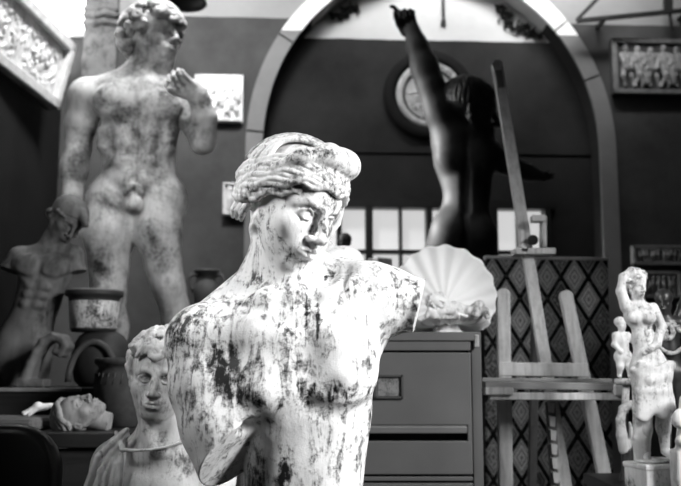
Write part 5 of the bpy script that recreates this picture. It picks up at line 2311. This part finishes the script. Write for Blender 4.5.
# ------------------------------------------------------------------ statuettes on the right
def statuettes():
    Yt = 2.42
    zt = at(650, 492, 2.30).z - 0.0
    x0, x1 = at(613, 480, Yt).x, at(613, 480, Yt).x + 0.60
    root = empty('side_table', (0.5 * (x0 + x1), 2.44, 0), 'dark side table at lower right carrying the statuettes', 'table')
    W, D = x1 - x0, 0.56
    mb = MB()
    mb.box((0, 0, zt - 0.015), (W, D, 0.03), bevel=0.004)
    mb.build('table_top', M['bench'], root)
    for sx in (-1, 1):
        for sy in (-1, 1):
            mb = MB()
            mb.box((sx * (W / 2 - 0.04), sy * (D / 2 - 0.04), (zt - 0.03) / 2), (0.045, 0.045, zt - 0.03))
            mb.build('leg', M['bench'], root)
    # block under the white statuette
    Y = 2.36
    s = Y / FPX
    ptop = at(655, 462, Y).z
    mb = MB()
    hb = ptop - zt
    mb.box((0, 0, hb / 2), (54 * s, 42 * s, hb), bevel=0.005)
    mb.box((0, 0, hb - 0.008), (56 * s, 44 * s, 0.014), bevel=0.004)
    o = mb.build('plinth_block', M['putto'])
    o.location = (at(660, 470, Y).x, Y, zt)
    o.rotation_euler = (0, 0, R_(12))
    tag(o, 'white plaster block under the white statuette on the side table', 'plinth')
    # white statuette, one arm arched over her head
    fr = Frame(Y, 648, 268, 462)
    S = Sculpt()
    E, C = S.ell, S.cap
    S.push((639, 286, -1), (-6, -24, 12), 13)
    head(S, ears=())
    E((0, -0.36, 0.12), (0.78, 0.80, 0.96), k=0.05)
    curls(S, 36, 0.3, lambda d: (d[1] < -0.2 and d[2] < 0.3) or d[2] > -0.2, seed=6, R=(0.80, 0.84, 0.98))
    S.pop()
    C((640, 294, 2), (641, 306, 2), 5.4, 7, k=3)
    E((642, 316, 1), (16, 15, 10), (-4, 0, 0), k=4)
    E((634, 319, -8), (6.5, 6.5, 5), k=3)
    E((649, 319, -8), (6.5, 6.5, 5), k=3)
    E((645, 340, 1), (12, 16, 9), (-6, 0, 0), k=6)
    E((649, 364, 1), (17, 18, 11), (-6, 0, 0), k=8)
    S.chain([(629, 308, 1, 6), (624, 292, -1, 5), (626, 278, -3, 4.2), (634, 271, -4, 3.4), (641, 271, -5, 2.8)], k=2)
    S.chain([(656, 309, 1, 5.6), (663, 328, -2, 4.8), (655, 346, -9, 4), (645, 352, -12, 3.2)], k=2)
    for i in range(4):
        S.chain([(640, 271 + i, -5 + i, 1.3), (646, 272 + 1.5 * i, -6 + i, 1.2), (649, 275 + 1.5 * i, -6 + i, 1.0)], k=0.6)
        S.chain([(645, 351 + i, -12, 1.3), (640, 353 + 1.4 * i, -12, 1.1)], k=0.6)
    # legs and drapery
    S.chain([(641, 372, 0, 12), (641, 406, -5, 9), (641, 430, -1, 7), (642, 452, 1, 4.6)], k=5)
    S.chain([(658, 372, 0, 12), (661, 402, -4, 9), (661, 428, 2, 6.5), (662, 450, 3, 4.4)], k=5)
    C((642, 454, 0), (640, 458, -8), 4.2, 3.4, k=2)
    C((662, 452, 2), (668, 458, -7), 4.2, 3.4, k=2)
    base = fr.p(650, 461.5, 0)
    root = empty('white_statuette', base, 'white plaster statuette of a woman with one arm arched over her head', 'statuette')
    sculpture(S, 'body', 0.7, fr, base, M['putto'], root, [((648, 330, -5), (30, 10, 20), 0.2)])
    D = Sculpt()
    for i in range(13):
        x = 636 + 2.4 * i
        b = 4 * math.sin(i * 0.9) + 4
        D.chain([(x + 1, 372 - abs(i - 6) * 1.2, -10 - 3 * math.sin(math.pi * i / 12), 3.0), (x - 2, 392, -12 - 3 * math.sin(math.pi * i / 12), 3.2), (x - 3 + 0.35 * i, 414 + b * 0.8 - 0.5 * i, -13, 3.2)], k=2.5)
    D.chain([(632, 372, -6, 4.5), (645, 382, -14, 4.6), (662, 378, -12, 4.6), (670, 366, -4, 4.2)], k=3)
    for i in range(5):
        D.chain([(632 + 2 * i, 378, -6, 3), (632 + 2.2 * i, 410, -6, 3.2), (631 + 2.2 * i, 438 + 3 * (i % 2), -4, 2.8), (632 + 2.2 * i, 459, -2, 3)], k=2)
    D.cut((650, 461.3, 0), (0, 1, 0))
    sculpture(D, 'drapery', 0.7, fr, base, M['putto'], root)
    mb = MB()
    mb.lathe([(0, 0), (19 * s, 0), (19.5 * s, 0.003), (18 * s, 0.008), (0, 0.008)], n=40)
    mb.build('base', M['putto'], root)
    # swan-necked stand with the child on it
    Y = 2.52
    s = Y / FPX
    fr = Frame(Y, 628, 318, 486)
    S = Sculpt()
    S.chain([(623, 450, 0, 6.2), (620, 436, -1, 5.2), (619, 421, -2, 4.2), (622, 410, -2, 3.9), (630, 405.5, -3, 3.9), (637, 409, -4, 3.7), (641, 416, -5, 3.0), (641.5, 425, -6, 1.2)], k=2)
    S.chain([(628, 449, 2, 3), (631, 436, 2, 3), (629, 424, 1, 1.4)], k=1.5)
    base = fr.p(625, 490, 0)
    root = empty('swan_neck_stand', (base.x, base.y, zt), 'pale swan-neck ornament on a twisted dark stem left of the white statuette', 'ornament')
    b3 = (base.x, base.y, zt)
    sculpture(S, 'swan_neck', 0.6, fr, b3, M['putto2'], root)
    T = Sculpt()
    hh = (zt - fr.zb) / fr.sz
    ybot = 486 - hh
    n = 60
    for ph in (0, 2 * math.pi / 3, 4 * math.pi / 3):
        T.chain([(625 + 3 * math.cos(ph + i * 0.32), 450 + (ybot - 452) * i / (n - 1), 3 * math.sin(ph + i * 0.32), 3.0) for i in range(n)], k=0.5)
    T.cap((625, ybot - 3, 0), (625, ybot - 2.5, 0), 8.5, 9, k=3)
    T.cut((625, ybot, 0), (0, 1, 0))
    sculpture(T, 'twisted_stem', 0.7, fr, b3, M['bronze_gloss'], root)
    P = MB()
    pz = fr.p(627, 386, 0)
    P.lathe([(0, 0), (9 * s, 0), (11.5 * s, 0.006), (11.5 * s, 0.014), (10 * s, 0.018), (0, 0.018)], c=(pz.x - base.x, 0, pz.z - zt), n=36)
    P.tube([(pz.x - base.x - 0.006, 0.004, fr.p(624, 414, 0).z - zt), (pz.x - base.x, 0, pz.z - zt + 0.002)], 0.010)
    P.build('dish', M['putto2'], root)
    # child
    S = Sculpt()
    manikin(S, (624, 325, 0), 7.0, None, [(619, 337, 0), (630, 337, 0)], [(616, 346, -2), (637, 344, -2)], [(621, 353, -6), (640, 334, -3)],
            [(621.5, 358, 0), (629, 358, 0)], [(621, 368, -3), (630, 368, -2)], [(620.5, 377, 0), (631, 377, 0)], 0.86, hrot=(0, -30, 0), k=2)
    zc_ = pz.z + 0.018
    b = fr.p(626, 380.0, 0)
    o = sculpture(S, 'child_figurine', 0.5, fr, b, M['putto'])
    o.location.z = zc_
    tag(o, 'small white child figurine standing on the dish of the swan-neck stand', 'figurine')
    # dark winged statuette to the right
    Y = 2.58
    fr = Frame(Y, 670, 286, 486)
    S = Sculpt()
    manikin(S, (668, 302, 0), 12, None, [(658, 324, 0), (682, 324, 0)], [(652, 346, -6), (692, 344, -4)], [(660, 362, -14), (690, 364, -12)],
            [(663, 374, 0), (679, 374, 0)], [(662, 416, -6), (680, 416, -2)], [(664, 462, 0), (682, 464, 0)], 1.5, hrot=(0, 30, 6), k=4)
    S.chain([(662, 326, 8, 4), (652, 306, 12, 4), (650, 292, 12, 2)], k=3)
    S.chain([(680, 326, 8, 4), (690, 306, 12, 4), (694, 292, 12, 2)], k=3)
    for i in range(6):
        S.chain([(659 - i, 322 - 3 * i, 10, 3), (652 - 0.5 * i, 334 - 2 * i, 13, 2.4)], k=1.5)
    zb_ = fr.p(670, 470, 0)
    hh = (zt - fr.zb) / fr.sz
    S.box((672, 470, 0), (20, 5, 16), rd=2, k=2)
    S.box((672, 0.5 * (470 + 486 - hh), 0), (17, 0.5 * (486 - hh - 470), 14), rd=1, k=1)
    b = fr.p(672, 486 - hh, 0)
    root = empty('dark_statuette', (b.x, b.y, zt), 'dark bronze winged statuette with a white garland, at the right edge', 'statuette')
    sculpture(S, 'body', 0.8, fr, (b.x, b.y, zt), M['bronze_gloss'], root)
    S = Sculpt()
    rg = random.Random(8)
    for i in range(26):
        a = i * 0.5
        S.ell((660 + 10 * math.cos(a) * (0.3 + 0.03 * i) + 0.3 * i, 333 + 7 * math.sin(a), -14 - rg.random() * 3), (3.2, 2.2, 2.4), (rg.uniform(0, 180), 0, 0), k=0.8)
    for i in range(12):
        S.ell((654 + 2.6 * i, 346 + 9 * math.sin(math.pi * i / 11), -14), (2.4, 2, 2.2), (rg.uniform(0, 180), 0, 0), k=0.8)
    sculpture(S, 'garland', 0.6, fr, (b.x, b.y, zt), M['putto'], root)
    # broken white cast at the edge
    fr = Frame(2.25, 692, 400, 486)
    S = Sculpt()
    S.box((690, 440, 6), (11, 44, 12), (8, 20, 0), rd=4)
    S.ell((678, 418, -6), (7, 10, 6), (20, 0, 0), k=3)
    S.ell((680, 440, -8), (8, 6, 6), (-20, 0, 0), k=3)
    S.ell((686, 430, -8), (8, 5, 5), (40, 0, 0), k=3)
    hh = (zt - fr.zb) / fr.sz
    S.cut((684, 486 - hh, 0), (0, 1, 0))
    S.box((684, 470, 6), (10, 20, 11), rd=3, k=3)
    b = fr.p(684, 486 - hh, 6)
    o = sculpture(S, 'broken_cast', 0.7, fr, b, M['white'])
    o.location.z = zt
    tag(o, 'broken white plaster piece at the right edge beside the white statuette', 'cast')


statuettes()


# ------------------------------------------------------------------ overhead fittings
def fittings():
    # iron bracket on the upper right wall
    d = -0.16

    def q(px, py, dd=d):
        a, z = on_wall(px, py, dd)
        return room(a, dd, z)
    c = q(640, 15)
    root = empty('iron_bracket', c, 'black iron bracket of thin bars high at the upper right', 'bracket')
    mb = MB()
    mb.bar(q(577, 21) - c, q(700, 9) - c, 0.024, 0.024, up=(0, 1, 0))
    mb.build('rail', M['iron'], root)
    mb = MB()
    mb.bar(q(577, 20) - c, q(606, -10) - c, 0.022, 0.022, up=(0, 1, 0))
    mb.build('strut', M['iron'], root)
    mb = MB()
    mb.bar(q(668, -12) - c, q(668, 14) - c, 0.05, 0.03, up=(0, 1, 0))
    mb.bar(q(670, 12) - c, q(672, 31) - c, 0.014, 0.014, up=(0, 1, 0))
    mb.build('hanger', M['iron'], root)
    for px in (606, 690):
        mb = MB()
        a, z = on_wall(px, 18.5 - (px - 577) * 0.0976 + 2, d)
        mb.bar(room(a, d, z) - c, room(a, 0.0, z) - c, 0.02, 0.02)
        mb.build('wall_arm', M['iron'], root)
    # dark lamp shade over the plaque
    Y = 4.7
    p = at(184, 4, Y)
    k = Y / FPX
    root = empty('pendant_lamp', p, 'black pendant lamp bowl at the top edge above the three figure plaque', 'lamp')
    mb = MB()
    mb.lathe([(23 * k, 0.0), (24 * k, 0.004), (22 * k, 0.04), (16 * k, 0.085), (6 * k, 0.11), (0, 0.112), (0, 0.104), (6 * k, 0.10), (15 * k, 0.075), (21 * k, 0.03)], n=48)
    mb.build('lamp_shade', M['black'], root)
    mb = MB()
    mb.tube([(0, 0, 0.10), (0, 0, ZC - p.z)], 0.008)
    mb.build('cord', M['black'], root)
    # dried sprays on the alcove wall
    def spray(pts, seed, label):
        rg = random.Random(seed)
        c = None
        mb = MB()
        for (px, py, n, sp) in pts:
            for i in range(n):
                a, z = on_wall(px + rg.uniform(-sp, sp), py + rg.uniform(-sp, sp) * 0.7, REC)
                p = room(a, REC - rg.uniform(0.004, 0.03), z)
                if c is None:
                    c = p.copy()
                t = rg.uniform(0, 6.28)
                dv = Vector((math.cos(t), rg.uniform(-0.5, 0.1), math.sin(t))) * rg.uniform(0.015, 0.03)
                n_ = Vector((-math.sin(t), 0, math.cos(t))) * 0.008
                p = p - c
                mb.poly([p - dv, p + n_, p + dv, p - n_], (0, -0.003, 0))
        o = mb.build('dried_spray', M['blackmat'])
        o.location = c
        tag(o, label, 'dried leaves')
    spray([(505, 18, 26, 7), (512, 26, 26, 8), (522, 30, 24, 7), (531, 34, 16, 5), (538, 37, 8, 3), (500, 10, 16, 5)], 3, 'spray of dark dried leaves high in the arch, right of the raised fist')
    spray([(336, 17, 16, 5), (345, 13, 22, 6), (353, 9, 18, 6)], 5, 'spray of dark dried leaves high in the arch, at its left shoulder')
    a, z = on_wall(443, 25, REC)
    p = room(a, REC - 0.02, z)
    mb = MB()
    mb.tube([(0, 0, 0), (0, 0, at(443, -25, p.y).z - p.z)], 0.009)
    mb.box((0, 0.01, 0.01), (0.03, 0.03, 0.03), bevel=0.003)
    o = mb.build('hanging_rod', M['iron'])
    o.location = p
    tag(o, 'thin dark rod hanging at the top of the arch beside the raised fist', 'rod')


fittings()
